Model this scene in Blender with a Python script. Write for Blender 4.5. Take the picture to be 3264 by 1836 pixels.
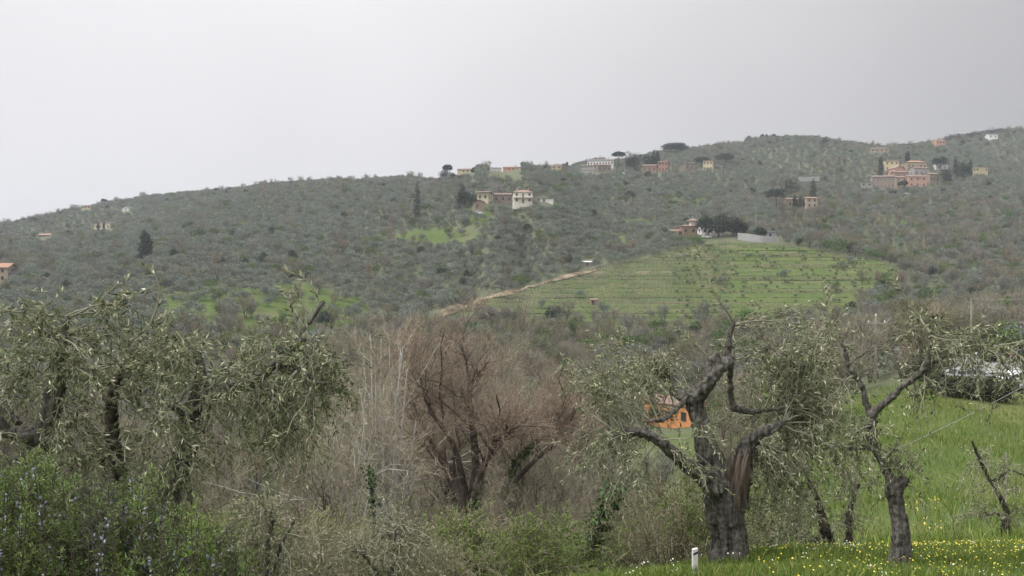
import bpy, math, random
import numpy as np
from mathutils import Vector
for o in list(bpy.data.objects): bpy.data.objects.remove(o)
R = math.radians
scene = bpy.context.scene
COL = scene.collection
rng = np.random.default_rng(11)
random.seed(5)

# ------------------------------------------------------------------ camera
F = 2827.0                      # focal length in photograph pixels (3264 wide)
CX, CY = 1632.0, 918.0
cd = bpy.data.cameras.new('camera'); cam = bpy.data.objects.new('camera', cd); COL.objects.link(cam)
cd.sensor_width = 36.0; cd.lens = 36.0*F/3264.0; cd.clip_start = 0.05; cd.clip_end = 9000
cam.location = (0, 0, 0); cam.rotation_euler = (R(90), 0, 0)
scene.camera = cam

# ------------------------------------------------------------------ world: overcast sky
SUN_AZ, SUN_EL = -105.0, 52.0    # azimuth from +Y (view) towards -X
sd = Vector((math.sin(R(SUN_AZ))*math.cos(R(SUN_EL)), math.cos(R(SUN_AZ))*math.cos(R(SUN_EL)), math.sin(R(SUN_EL))))
w = bpy.data.worlds.new('World'); scene.world = w; w.use_nodes = True
nt = w.node_tree; nt.nodes.clear(); N = nt.nodes.new; L = nt.links.new
out = N('ShaderNodeOutputWorld'); bg = N('ShaderNodeBackground'); L(bg.outputs[0], out.inputs[0])
sky = N('ShaderNodeTexSky'); sky.sky_type = 'NISHITA'; sky.sun_disc = False
sky.sun_elevation = R(SUN_EL); sky.sun_rotation = R(SUN_AZ); sky.dust_density = 6.0; sky.air_density = 1.0
tc = N('ShaderNodeTexCoord')
dot = N('ShaderNodeVectorMath'); dot.operation = 'DOT_PRODUCT'; dot.inputs[1].default_value = Vector((-.96, -.10, .25)).normalized()   # clouds thinner towards the hidden sun
L(tc.outputs['Generated'], dot.inputs[0])
mr = N('ShaderNodeMapRange'); mr.interpolation_type = 'SMOOTHSTEP'
mr.inputs['From Min'].default_value = -0.85; mr.inputs['From Max'].default_value = 0.15
mr.inputs['To Min'].default_value = 0.185; mr.inputs['To Max'].default_value = 0.515
L(dot.outputs['Value'], mr.inputs['Value'])
nz = N('ShaderNodeTexNoise'); nz.inputs['Scale'].default_value = 2.2; nz.inputs['Detail'].default_value = 3
L(tc.outputs['Generated'], nz.inputs['Vector'])
nm = N('ShaderNodeMapRange'); nm.inputs['From Min'].default_value = .3; nm.inputs['From Max'].default_value = .7
nm.inputs['To Min'].default_value = 0.95; nm.inputs['To Max'].default_value = 1.05
L(nz.outputs['Fac'], nm.inputs['Value'])
sep = N('ShaderNodeSeparateXYZ'); L(tc.outputs['Generated'], sep.inputs[0])      # overcast dome: brighter overhead than at the horizon
z0 = N('ShaderNodeMath'); z0.operation = 'MAXIMUM'; z0.inputs[1].default_value = 0; L(sep.outputs['Z'], z0.inputs[0])
z1 = N('ShaderNodeMath'); z1.operation = 'POWER'; z1.inputs[1].default_value = 3; L(z0.outputs[0], z1.inputs[0])
z2 = N('ShaderNodeMath'); z2.operation = 'MULTIPLY_ADD'; z2.inputs[1].default_value = 3.0; z2.inputs[2].default_value = 1.0; L(z1.outputs[0], z2.inputs[0])
m0 = N('ShaderNodeMath'); m0.operation = 'MULTIPLY'; L(mr.outputs[0], m0.inputs[0]); L(z2.outputs[0], m0.inputs[1])
mu = N('ShaderNodeMath'); mu.operation = 'MULTIPLY'; L(m0.outputs[0], mu.inputs[0]); L(nm.outputs[0], mu.inputs[1])
cl = N('ShaderNodeMix'); cl.data_type = 'RGBA'; cl.blend_type = 'MULTIPLY'; cl.inputs['Factor'].default_value = 1
cl.inputs['A'].default_value = (1.0, 0.985, 1.01, 1); L(mu.outputs[0], cl.inputs['B'])
sk = N('ShaderNodeMix'); sk.data_type = 'RGBA'; sk.blend_type = 'MULTIPLY'; sk.inputs['Factor'].default_value = 1
sk.inputs['B'].default_value = (.1, .1, .1, 1); L(sky.outputs[0], sk.inputs['A'])
hs = N('ShaderNodeHueSaturation'); hs.inputs['Saturation'].default_value = 0.15; L(sk.outputs['Result'], hs.inputs['Color'])
mx = N('ShaderNodeMix'); mx.data_type = 'RGBA'; mx.inputs['Factor'].default_value = 0.06
L(cl.outputs['Result'], mx.inputs['A']); L(hs.outputs[0], mx.inputs['B'])
L(mx.outputs['Result'], bg.inputs['Color']); bg.inputs['Strength'].default_value = 1.0
sl = bpy.data.lights.new('sun', 'SUN'); sl.energy = 1.5; sl.angle = R(25); sl.color = (1, .97, .93)
so = bpy.data.objects.new('sun', sl); COL.objects.link(so); so.rotation_euler = (-sd).to_track_quat('-Z', 'Y').to_euler()
scene.view_settings.view_transform = 'Standard'; scene.view_settings.look = 'None'
scene.view_settings.exposure = 0.73; scene.view_settings.gamma = 1.0

# ------------------------------------------------------------------ materials
def mat(name, c1, c2=None, scale=3.0, rough=.8, bump=0.0, stretch=None, attr=None, rnd=0.0, trans=0.0, spec=.2, metal=0.0, detail=5, c3=None):
    m = bpy.data.materials.new(name); m.use_nodes = True; t = m.node_tree; t.nodes.clear()
    A = t.nodes.new; K = t.links.new
    o = A('ShaderNodeOutputMaterial'); p = A('ShaderNodeBsdfPrincipled')
    p.inputs['Roughness'].default_value = rough; p.inputs['Specular IOR Level'].default_value = spec; p.inputs['Metallic'].default_value = metal
    p.inputs['Base Color'].default_value = (*c1, 1); col = None
    if c2 is not None:
        co = A('ShaderNodeTexCoord'); n = A('ShaderNodeTexNoise'); n.inputs['Scale'].default_value = scale; n.inputs['Detail'].default_value = detail
        n.inputs['Roughness'].default_value = .62
        if stretch:
            mp = A('ShaderNodeMapping'); mp.inputs['Scale'].default_value = stretch; K(co.outputs['Object'], mp.inputs[0]); K(mp.outputs[0], n.inputs[0])
        else: K(co.outputs['Object'], n.inputs[0])
        r = A('ShaderNodeValToRGB'); r.color_ramp.elements[0].position = .34; r.color_ramp.elements[1].position = .66
        r.color_ramp.elements[0].color = (*c1, 1); r.color_ramp.elements[1].color = (*c2, 1)
        if c3 is not None:
            e = r.color_ramp.elements.new(.72); e.color = (*c3, 1)
        K(n.outputs['Fac'], r.inputs[0]); col = r.outputs[0]
        if bump:
            b = A('ShaderNodeBump'); b.inputs['Strength'].default_value = bump; b.inputs['Distance'].default_value = .05
            K(n.outputs['Fac'], b.inputs['Height']); K(b.outputs[0], p.inputs['Normal'])
    if attr:
        at = A('ShaderNodeAttribute'); at.attribute_name = attr
        if col is None: col = at.outputs['Color']
        else:
            x = A('ShaderNodeMix'); x.data_type = 'RGBA'; x.blend_type = 'MULTIPLY'; x.inputs['Factor'].default_value = 1
            K(col, x.inputs['A']); K(at.outputs['Color'], x.inputs['B']); col = x.outputs['Result']
    if rnd:
        oi = A('ShaderNodeObjectInfo'); h = A('ShaderNodeHueSaturation')
        a = A('ShaderNodeMapRange'); a.inputs['To Min'].default_value = 1-rnd; a.inputs['To Max'].default_value = 1+rnd
        K(oi.outputs['Random'], a.inputs['Value']); K(a.outputs[0], h.inputs['Value'])
        mm = A('ShaderNodeMath'); mm.operation = 'MULTIPLY'; mm.inputs[1].default_value = 7.31; K(oi.outputs['Random'], mm.inputs[0])
        fr = A('ShaderNodeMath'); fr.operation = 'FRACT'; K(mm.outputs[0], fr.inputs[0])
        b2 = A('ShaderNodeMapRange'); b2.inputs['To Min'].default_value = .498; b2.inputs['To Max'].default_value = .525
        K(fr.outputs[0], b2.inputs['Value']); K(b2.outputs[0], h.inputs['Hue'])
        if col is None: h.inputs['Color'].default_value = (*c1, 1)
        else: K(col, h.inputs['Color'])
        col = h.outputs[0]
    if col is not None: K(col, p.inputs['Base Color'])
    if trans:
        tr = A('ShaderNodeBsdfTranslucent'); ms = A('ShaderNodeMixShader'); ms.inputs[0].default_value = trans
        if col is not None: K(col, tr.inputs['Color'])
        else: tr.inputs['Color'].default_value = (*c1, 1)
        K(p.outputs[0], ms.inputs[1]); K(tr.outputs[0], ms.inputs[2]); K(ms.outputs[0], o.inputs[0])
    else: K(p.outputs[0], o.inputs[0])
    return m
M = {}
M['leaf'] = mat('leaf', (1, 1, 1), attr='col', rough=.55, trans=.15, spec=.3)
M['leaf_r'] = mat('leaf_varied', (1, 1, 1), attr='col', rough=.75, trans=.15, rnd=.22, spec=.1)
M['leaf_o'] = mat('olive_grove_leaf', (1, 1, 1), attr='col', rough=.75, trans=.15, rnd=.13, spec=.1)
M['twig_r'] = mat('twig_varied', (1, 1, 1), attr='col', rough=.85, rnd=.3, spec=.1)
M['bark'] = mat('olive_bark', (.036, .033, .028), (.20, .188, .165), scale=20, bump=1.0, stretch=(1, 1, .16), rough=.95, spec=.1, detail=9, c3=(.26, .25, .21))
M['bark_dark'] = mat('dark_bark', (.025, .02, .016), (.10, .085, .07), scale=14, bump=.9, stretch=(1, 1, .3), rough=.95, spec=.1, detail=8, c3=(.30, .30, .27))
M['bark_red'] = mat('torn_wood', (.05, .036, .028), (.19, .155, .125), scale=12, bump=1, stretch=(1, 1, .12), rough=.95, spec=.1)
M['bare'] = mat('bare_bark', (.055, .043, .035), (.13, .105, .09), scale=6, bump=.4, rough=.95, spec=.1)
M['pale_bark'] = mat('pale_bark', (.34, .32, .30), (.52, .50, .47), scale=8, bump=.3, rough=.9, spec=.1)
M['shoot'] = mat('olive_shoot', (.20, .19, .13), (.30, .29, .22), scale=12, rough=.8)
M['trunk_far'] = mat('far_trunk', (.05, .042, .035), (.10, .085, .07), scale=2)
M['roof'] = mat('terracotta_tiles', (.22, .14, .11), (.36, .25, .20), scale=1.6, rough=.9)
M['roof_brown'] = mat('brown_tiles', (.15, .10, .08), (.25, .18, .15), scale=1.6, rough=.9)
M['roof_orange'] = mat('orange_tiles', (.30, .17, .11), (.40, .24, .16), scale=1.6, rough=.9)
M['roof_grey'] = mat('grey_roof', (.12, .115, .11), (.2, .19, .18), scale=1.4, rough=.9)
def wallm(n, c, v=.82): M[n] = mat('wall_'+n, tuple(x*v for x in c), c, scale=.8, rough=.9, spec=.1)
wallm('cream', (.84, .78, .68)); wallm('white', (.82, .80, .78)); wallm('yellow', (.62, .53, .33)); wallm('pale_yellow', (.64, .57, .42))
wallm('orange', (.56, .33, .23)); wallm('coral', (.56, .34, .27)); wallm('red', (.38, .21, .17)); wallm('stone', (.27, .23, .19), .65)
wallm('brown', (.34, .27, .21), .7); wallm('tan', (.46, .37, .28), .75); wallm('grey', (.38, .36, .34), .75); wallm('bright_orange', (.64, .29, .12), .8)
wallm('brick', (.33, .23, .175), .7); wallm('concrete', (.42, .415, .41), .8)
M['window'] = mat('window_glass', (.035, .037, .04), rough=.25, spec=.5)
M['shutter'] = mat('shutter', (.14, .09, .06), (.2, .14, .1), scale=4)
M['white_frame'] = mat('white_frame', (.78, .77, .75))
M['metal_dark'] = mat('dark_metal', (.03, .03, .03), rough=.5)
M['pole_wood'] = mat('pole_wood', (.26, .235, .20), (.38, .35, .31), scale=5, stretch=(1, 1, .1), rough=.9)
M['pole_concrete'] = mat('pole_concrete', (.42, .41, .40), (.55, .54, .52), scale=3)
M['wire'] = mat('wire', (.30, .30, .28), rough=.5)
M['dirt'] = mat('bare_earth', (.23, .175, .11), (.33, .265, .175), scale=.35, rough=.95)
M['asphalt'] = mat('car_park_gravel', (.20, .195, .185), (.29, .285, .27), scale=.6, rough=.95)
M['post_white'] = mat('post_white', (.55, .54, .53), (.72, .71, .70), scale=18, rough=.7)
M['post_band'] = mat('post_band', (.05, .05, .06), rough=.6)
M['car_silver'] = mat('silver_paint', (.50, .51, .53), rough=.3, metal=.4, spec=.5)
M['car_white'] = mat('white_paint', (.80, .80, .80), rough=.3, spec=.5)
M['car_dark'] = mat('dark_paint', (.03, .03, .035), rough=.25, spec=.5)
M['rubber'] = mat('rubber', (.02, .02, .02), rough=.9)
M['rim'] = mat('rim', (.45, .45, .46), rough=.35, metal=.7)
M['lamp_glass'] = mat('lamp_glass', (.6, .6, .62), rough=.15, spec=.6)
M['tail_red'] = mat('tail_red', (.35, .02, .02), rough=.3)

# ------------------------------------------------------------------ mesh helpers
def P(px, py, d): return np.array([(px-CX)/F*d, d, (CY-py)/F*d])
def props(o, label=None, cat=None, group=None, kind=None):
    if label: o['label'] = label
    if cat: o['category'] = cat
    if group: o['group'] = group
    if kind: o['kind'] = kind
    return o
def mesh(name, V, Fs, mats, col=None, smooth=False, fm=None):
    """Fs: list of (M,k) arrays"""
    me = bpy.data.meshes.new(name); V = np.asarray(V, dtype=np.float32)
    me.vertices.add(len(V)); me.vertices.foreach_set('co', V.ravel())
    Fs = [np.asarray(f, dtype=np.int32) for f in (Fs if isinstance(Fs, list) else [Fs]) if len(f)]
    tot = np.concatenate([np.full(len(f), f.shape[1], dtype=np.int32) for f in Fs]); idx = np.concatenate([f.ravel() for f in Fs])
    me.loops.add(len(idx)); me.loops.foreach_set('vertex_index', idx)
    me.polygons.add(len(tot)); st = np.concatenate([[0], np.cumsum(tot)[:-1]]).astype(np.int32)
    me.polygons.foreach_set('loop_start', st); me.polygons.foreach_set('loop_total', tot)
    me.polygons.foreach_set('use_smooth', np.full(len(tot), smooth))
    for m in (mats if isinstance(mats, list) else [mats]): me.materials.append(m)
    if fm is not None: me.polygons.foreach_set('material_index', np.asarray(fm, dtype=np.int32))
    if col is not None:
        a = me.attributes.new('col', 'FLOAT_COLOR', 'POINT'); c = np.ones((len(V), 4), dtype=np.float32); c[:, :3] = col
        a.data.foreach_set('color', c.ravel())
    me.update(calc_edges=True)
    return me
def obj(name, me, parent=None, loc=None):
    o = bpy.data.objects.new(name, me); COL.objects.link(o)
    if parent is not None: o.parent = parent
    if loc is not None: o.location = loc
    return o
def empty(name, loc=(0, 0, 0), rz=0, label=None, cat=None, group=None):
    o = bpy.data.objects.new(name, None); COL.objects.link(o); o.location = loc; o.rotation_euler = (0, 0, rz); o.empty_display_size = .3
    return props(o, label, cat, group)
class MB:
    def __init__(s): s.V = []; s.F = {}; s.C = []; s.n = 0
    def add(s, V, Fa, col=None):
        V = np.asarray(V, dtype=float).reshape(-1, 3); Fa = np.asarray(Fa, dtype=int)
        s.F.setdefault(Fa.shape[1], []).append(Fa+s.n); s.V.append(V); s.n += len(V)
        if col is not None: s.C.append(np.broadcast_to(np.asarray(col, dtype=float), (len(V), 3)))
        return s
    def box(s, x0, x1, y0, y1, z0, z1):
        V = [(x, y, z) for z in (z0, z1) for y in (y0, y1) for x in (x0, x1)]
        return s.add(V, [(0, 2, 3, 1), (4, 5, 7, 6), (0, 1, 5, 4), (2, 6, 7, 3), (0, 4, 6, 2), (1, 3, 7, 5)])
    def me(s, name, m, smooth=False):
        return mesh(name, np.concatenate(s.V), [np.concatenate(f) for f in s.F.values()], m, np.concatenate(s.C) if s.C else None, smooth)
    def build(s, name, m, parent=None, smooth=False, loc=None): return obj(name, s.me(name, m, smooth), parent, loc)
def nrm(a): return a/np.maximum(np.linalg.norm(a, axis=-1, keepdims=True), 1e-9)
def tubes(Pt, Rd, k=6, flute=0.0, cap=True):
    """Pt (B,n,3) Rd (B,n) -> verts, quads"""
    Pt = np.asarray(Pt, dtype=float); Rd = np.asarray(Rd, dtype=float); B, n, _ = Pt.shape
    T = np.empty_like(Pt); T[:, 1:-1] = Pt[:, 2:]-Pt[:, :-2]; T[:, 0] = Pt[:, 1]-Pt[:, 0]; T[:, -1] = Pt[:, -1]-Pt[:, -2]; T = nrm(T)
    mean = nrm(Pt[:, -1]-Pt[:, 0]); ref = np.where(np.abs(mean[:, 2:3]) > .8, np.array([[1., .1, 0]]), np.array([[0., 0.1, 1]]))
    U = nrm(np.cross(T, ref[:, None, :])); W = np.cross(T, U)
    a = np.arange(k)*2*np.pi/k
    rr = Rd[:, :, None]*np.ones(k)
    if flute:
        ph = rng.uniform(0, 6.28, (B, 1, 1)); s = np.arange(n)[None, :, None]
        rr = rr*(1+flute*(.6*np.sin(a*3+ph+s*.10)+.45*np.sin(a*5+ph*2-s*.13)+.45*np.sin(a*7+s*.07+ph)+.5*rng.normal(0, .12, (B, n, k))))
    V = Pt[:, :, None, :]+rr[..., None]*(np.cos(a)[None, None, :, None]*U[:, :, None, :]+np.sin(a)[None, None, :, None]*W[:, :, None, :])
    i = np.arange(n-1)[:, None]; j = np.arange(k)[None, :]
    q = np.stack([i*k+j, i*k+(j+1) % k, (i+1)*k+(j+1) % k, (i+1)*k+j], -1).reshape(-1, 4)
    Q = (q[None]+(np.arange(B)*n*k)[:, None, None]).reshape(-1, 4)
    return V.reshape(-1, 3), Q
def resample(p, n, r=None):
    p = np.asarray(p, dtype=float); s = np.concatenate([[0], np.cumsum(np.linalg.norm(np.diff(p, axis=0), axis=1))]); t = np.linspace(0, s[-1], n)
    # smooth (Catmull-like): interpolate then average
    q = np.stack([np.interp(t, s, p[:, i]) for i in range(p.shape[1])], -1)
    for _ in range(2): q[1:-1] = (q[:-2]+2*q[1:-1]+q[2:])/4
    return q
def spawn(Pp, Rp, nc, lo, hi, length, ang, up=.0, npts=4, rscale=.55, wander=.12, grav=0.0, lvar=.5, rmin=.002, tipr=.35, tfall=.4):
    B, n, _ = Pp.shape; t = rng.uniform(lo, hi, (B, nc)); f = t*(n-1); i = np.minimum(f.astype(int), n-2); fr = (f-i)[..., None]
    b = np.arange(B)[:, None]; p0 = Pp[b, i]*(1-fr)+Pp[b, i+1]*fr; tan = nrm(Pp[b, i+1]-Pp[b, i]); r0 = Rp[b, i]*(1-fr[..., 0])+Rp[b, i+1]*fr[..., 0]
    rv = nrm(np.cross(tan, rng.normal(size=tan.shape))); a = ang*rng.uniform(.6, 1.3, (B, nc, 1))
    d = nrm(tan*np.cos(a)+rv*np.sin(a)+np.array([0, 0, up]))
    ln = length*rng.uniform(1-lvar, 1+lvar*.6, (B, nc))*(1-tfall*t)
    s = np.linspace(0, 1, npts); pts = p0[:, :, None, :]+d[:, :, None, :]*(ln[..., None]*s)[..., None]
    wd = np.cumsum(rng.normal(0, wander, (B, nc, npts, 3)), axis=2)*(ln[..., None]*s)[..., None]
    pts = pts+wd; pts[..., 2] -= grav*ln[..., None]*s**2
    rad = np.maximum(np.minimum(r0*rscale, ln*.03)[..., None]*(1-(1-tipr)*s), rmin)
    return pts.reshape(B*nc, npts, 3), rad.reshape(B*nc, npts)
def leaves_on(Pt, nl, ln, wd, spread=.9, droop=0.0, lo=.1, hi=1.0):
    B, n, _ = Pt.shape; t = rng.uniform(lo, hi, (B, nl)); f = t*(n-1); i = np.minimum(f.astype(int), n-2); fr = (f-i)[..., None]
    b = np.arange(B)[:, None]; p0 = Pt[b, i]*(1-fr)+Pt[b, i+1]*fr; tan = nrm(Pt[b, i+1]-Pt[b, i])
    rv = nrm(np.cross(tan, rng.normal(size=tan.shape))); d = nrm(tan*.7+rv*spread+np.array([0, 0, -droop]))
    return quads_leaf(p0.reshape(-1, 3), d.reshape(-1, 3), ln, wd)
def quads_leaf(p, d, ln, wd):
    n = len(p); s = nrm(np.cross(d, rng.normal(size=d.shape))); nn = np.cross(s, d); l = ln*rng.uniform(.7, 1.25, (n, 1)); h = wd*rng.uniform(.75, 1.2, (n, 1))*.5
    m = p+d*l*.45+nn*l*.06
    V = np.stack([p, m+s*h, p+d*l, m-s*h], 1); Q = np.arange(n*4).reshape(n, 4)
    return V.reshape(-1, 3), Q
def palette(n, cols, wts, var=.2, per=4):
    c = np.asarray(cols, dtype=float)[rng.choice(len(cols), n, p=np.asarray(wts)/sum(wts))]*(1+rng.uniform(-var, var, (n, 1)))
    return np.repeat(c, per, axis=0)

# ------------------------------------------------------------------ buildings table (placed on the ground sheet, whose control points include them)
# name, label, category, px0, px1, py_base, py_eave, dist, depth, rot, roof, ridge, roof_h, wall, roofmat, (cols, rows), options
H = [
 ('house', 'cream two-storey house with hipped red roof and balcony, alone on mid hillside', 'house', 1637, 1698, 648, 613, 450, 9, 3, 'hip', 'x', 1.5, 'cream', 'roof', (3, 2), dict(balcony=1, chim=2, frame='shutter')),
 ('house', 'narrow pale cream house with overhanging brown roof, left of the hipped-roof house', 'house', 1521, 1556, 642, 614, 455, 8, -12, 'gable', 'x', 1.0, 'pale_yellow', 'roof_brown', (2, 1), dict(over=1.2)),
 ('shed', 'small brown gabled shed below the narrow cream house', 'shed', 1510, 1546, 664, 645, 440, 5, 8, 'gable', 'y', 1.3, 'brown', 'roof_brown', (0, 0), dict(door=1)),
 ('stone_house', 'low brown stone house adjoining the hipped-roof cream house on its left', 'house', 1572, 1634, 648, 621, 462, 7, 0, 'gable', 'x', 1.2, 'stone', 'roof_brown', (3, 1), dict(door=1)),
 ('greenhouse', 'long low whitish outbuilding right of the hipped-roof cream house', 'outbuilding', 1722, 1764, 644, 632, 460, 5, 0, 'shed', 'x', .5, 'white', 'roof_grey', (0, 0), dict(door=1)),
 ('house', 'low yellow house on the skyline beside the round pine', 'house', 1456, 1512, 553, 541, 700, 9, -6, 'gable', 'x', 1.4, 'yellow', 'roof_brown', (4, 1), {}),
 ('house', 'small white house on the skyline left of the orange house', 'house', 1563, 1601, 556, 538, 705, 8, 10, 'gable', 'x', 1.6, 'white', 'roof_grey', (2, 1), {}),
 ('house', 'orange two-storey house with red roof on the skyline', 'house', 1603, 1656, 558, 534, 700, 10, -4, 'gable', 'x', 1.4, 'orange', 'roof', (4, 2), dict(chim=1)),
 ('house', 'tiny yellow house alone on the skyline left of the long white building', 'house', 1757, 1790, 541, 529, 705, 7, 4, 'gable', 'x', 1.2, 'yellow', 'roof_brown', (2, 1), {}),
 ('long_building', 'long white building with a row of dark windows on the skyline', 'building', 1868, 1958, 530, 512, 720, 12, -10, 'gable', 'x', 1.8, 'white', 'roof_grey', (9, 1), dict(chim=3)),
 ('long_building', 'long grey building with white windows, below the white skyline building', 'building', 1849, 1912, 549, 528, 700, 8, -10, 'gable', 'x', 1.2, 'grey', 'roof_brown', (6, 2), dict(frame='white_frame')),
 ('stone_house', 'brownish stone house at right end of the long grey building', 'house', 1903, 1950, 549, 527, 690, 9, 6, 'gable', 'x', 1.5, 'stone', 'roof_brown', (3, 1), dict(door=1)),
 ('house', 'tall brick-red house with pale roof on the ridge right of the pines', 'house', 2093, 2134, 548, 516, 690, 10, -16, 'gable', 'x', 1.0, 'red', 'roof', (3, 2), dict(chim=1)),
 ('house', 'low brick-red wing left of the tall brick-red house', 'house', 2046, 2094, 550, 528, 695, 8, -8, 'gable', 'x', 1.2, 'brick', 'roof', (3, 1), {}),
 ('house', 'grey-brown house with flat long roof right of the tall brick-red house', 'house', 2182, 2228, 547, 521, 690, 9, 6, 'gable', 'x', .9, 'stone', 'roof_brown', (3, 1), dict(door=1)),
 ('house', 'yellow two-storey house with dark windows under the ridge pines', 'house', 2236, 2276, 545, 513, 695, 9, -20, 'gable', 'x', .9, 'yellow', 'roof_brown', (3, 2), {}),
 ('house', 'tall yellow house at the top left of the hamlet', 'house', 2818, 2868, 545, 513, 690, 10, -14, 'shed', 'x', 1.6, 'yellow', 'roof', (3, 2), {}),
 ('house', 'wide orange-roofed house at the top of the hamlet', 'house', 2890, 2955, 541, 517, 690, 10, 4, 'hip', 'x', 1.8, 'tan', 'roof_orange', (5, 1), dict(chim=1)),
 ('house', 'salmon gabled house in the middle of the hamlet', 'house', 2845, 2891, 562, 537, 668, 9, 16, 'gable', 'y', 1.8, 'coral', 'roof', (2, 1), {}),
 ('house', 'long brown house with white shutters at left front of the hamlet', 'house', 2780, 2852, 603, 564, 650, 9, -10, 'gable', 'x', 1.6, 'brown', 'roof_brown', (6, 2), dict(frame='white_frame')),
 ('house', 'tan house between the long brown house and coral house', 'house', 2853, 2894, 600, 565, 648, 9, 3, 'gable', 'x', 1.3, 'tan', 'roof', (2, 2), dict(door=1)),
 ('house', 'coral pink house at front of the hamlet', 'house', 2895, 2956, 598, 563, 646, 9, 3, 'gable', 'x', 1.3, 'coral', 'roof', (3, 2), {}),
 ('house', 'small brick house with low roof behind the tan house', 'house', 2852, 2893, 572, 549, 658, 6, 2, 'gable', 'x', 1.0, 'brick', 'roof', (2, 1), {}),
 ('stone_house', 'grey stone house behind the coral pink house', 'house', 2913, 2962, 564, 536, 668, 8, 4, 'gable', 'x', 1.3, 'grey', 'roof_brown', (3, 1), {}),
 ('stone_house', 'brown stone house at right front of the hamlet', 'house', 2958, 2999, 584, 555, 655, 9, 12, 'gable', 'x', 1.4, 'brown', 'roof', (3, 1), {}),
 ('shed', 'low whitish shed at left foot of the hamlet', 'shed', 2744, 2781, 598, 580, 648, 6, 0, 'shed', 'x', .5, 'grey', 'roof_grey', (2, 1), {}),
 ('house', 'white house half hidden behind the umbrella pine of the hamlet', 'house', 2984, 3022, 543, 526, 695, 7, 0, 'gable', 'x', 1.2, 'white', 'roof_grey', (2, 1), {}),
 ('house', 'long low yellow house right of the hamlet cypresses', 'house', 3096, 3154, 550, 533, 680, 8, 10, 'gable', 'x', .8, 'yellow', 'roof_brown', (5, 1), {}),
 ('house', 'small orange house high on the hill above the hamlet', 'house', 2984, 3013, 461, 448, 880, 9, 5, 'gable', 'x', 1.5, 'orange', 'roof_orange', (3, 1), {}),
 ('house', 'white house near the top right hill crest', 'house', 3152, 3180, 442, 429, 930, 9, -5, 'gable', 'x', 1.5, 'white', 'roof_grey', (2, 1), {}),
 ('house', 'brownish low building on the saddle of the skyline above the hamlet', 'building', 2775, 2832, 487, 474, 812, 9, -5, 'gable', 'x', 1.5, 'tan', 'roof_brown', (4, 1), {}),
 ('stone_house', 'tan stone farmhouse with cypress behind it, right of mid hillside', 'house', 2571, 2606, 664, 632, 520, 8, 0, 'gable', 'x', 1.0, 'tan', 'roof', (2, 2), {}),
 ('stone_house', 'lower brown wing of the tan stone farmhouse behind conifers', 'house', 2508, 2572, 664, 636, 524, 7, 0, 'gable', 'x', 1.2, 'brown', 'roof_brown', (3, 1), {}),
 ('villa', 'reddish villa at the top of the vineyard', 'house', 2174, 2222, 752, 721, 404, 9, 6, 'hip', 'x', .8, 'brick', 'roof', (2, 1), dict(tower=1)),
 ('house', 'white house behind the pine trunks at the top of the vineyard', 'house', 2236, 2312, 750, 724, 412, 7, 4, 'gable', 'x', 1.0, 'white', 'roof_brown', (4, 1), dict(door=1)),
 ('shed', 'dark-roofed shed behind the grey retaining wall', 'shed', 2436, 2475, 764, 740, 402, 5, 0, 'shed', 'x', .5, 'concrete', 'roof_grey', (1, 1), dict(over=.5)),
 ('house', 'pale yellow ruined-looking house with two cypresses, left hillside', 'house', 296, 355, 733, 713, 690, 10, -8, 'shed', 'x', 1.4, 'pale_yellow', 'roof_brown', (4, 1), {}),
 ('house', 'long low house with orange roof at far left hillside', 'house', 121, 162, 757, 750, 700, 8, 0, 'gable', 'x', 1.5, 'brick', 'roof', (3, 1), {}),
 ('house', 'small yellow house on the left skyline beside a round pine', 'house', 260, 288, 667, 657, 800, 8, 0, 'gable', 'x', 1.2, 'yellow', 'roof_brown', (3, 1), {}),
 ('shed', 'little white shed on the left hillside under the skyline', 'shed', 390, 412, 672, 663, 760, 6, 0, 'gable', 'y', 1.2, 'white', 'roof_grey', (1, 1), {}),
 ('farmhouse', 'orange-tiled farmhouse cut by the left edge of the photo', 'house', -110, 24, 900, 853, 370, 9, 8, 'gable', 'x', 1.9, 'tan', 'roof_orange', (4, 2), dict(over=.7)),
 ('hut', 'tiny brown hut with dark doorway among the vine rows', 'hut', 1884, 1906, 972, 956, 305, 2.2, 4, 'shed', 'x', .3, 'brick', 'roof', (0, 0), dict(door=1, over=.15)),
 ('shed', 'small shed with white roof beside the dirt track', 'shed', 1864, 1891, 848, 836, 366, 3.5, 8, 'shed', 'x', .5, 'grey', 'white', (0, 0), dict(door=1)),
 ('house', 'bright orange house with grey-brown roof seen behind the big olive', 'house', 2060, 2196, 1362, 1288, 150, 5, -48, 'gable', 'x', 1.0, 'bright_orange', 'roof_brown', (3, 1), dict(over=.35, w=10)),
]

# ------------------------------------------------------------------ terrain: one sheet through surveyed control points
cp = []
def c(px, py, d): cp.append(P(px, py, d))
for x, y, z in [(0,0,-1.65),(-4,0,-1.6),(5,0,-1.7),(0,-15,-1.2),(-30,-15,-1.2),(30,-15,-1.5),(-150,-40,0),(150,-40,0),(0,-60,0),
                (0,6,-2.55),(4,6,-2.5),(-4,6,-2.6),(-8,6,-2.6),(9,6,-2.6),(0,10,-3.5),(1.8,9.8,-3.15),(3.4,10,-3.15),(6.6,10.5,-3.2),(-5,10,-3.8),(11,11,-3.2),(-12,10,-3.8),
                (0,12.5,-4.6),(3,12.3,-3.75),(7,13,-3.85),(12,13,-3.6),(-6,12.5,-4.9),(20,12,-3.4),(-25,12,-4.6)]: cp.append(np.array([x, y, z], float))
for d, z in [(16,-5.6),(25,-8.7),(40,-12.2),(60,-16),(100,-20.5),(150,-22.5),(200,-20.5)]:
    for u in (-.9, -.55, -.2, .1): cp.append(np.array([u*d, d, z+(.8 if u < -.6 else 0)]))
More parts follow.
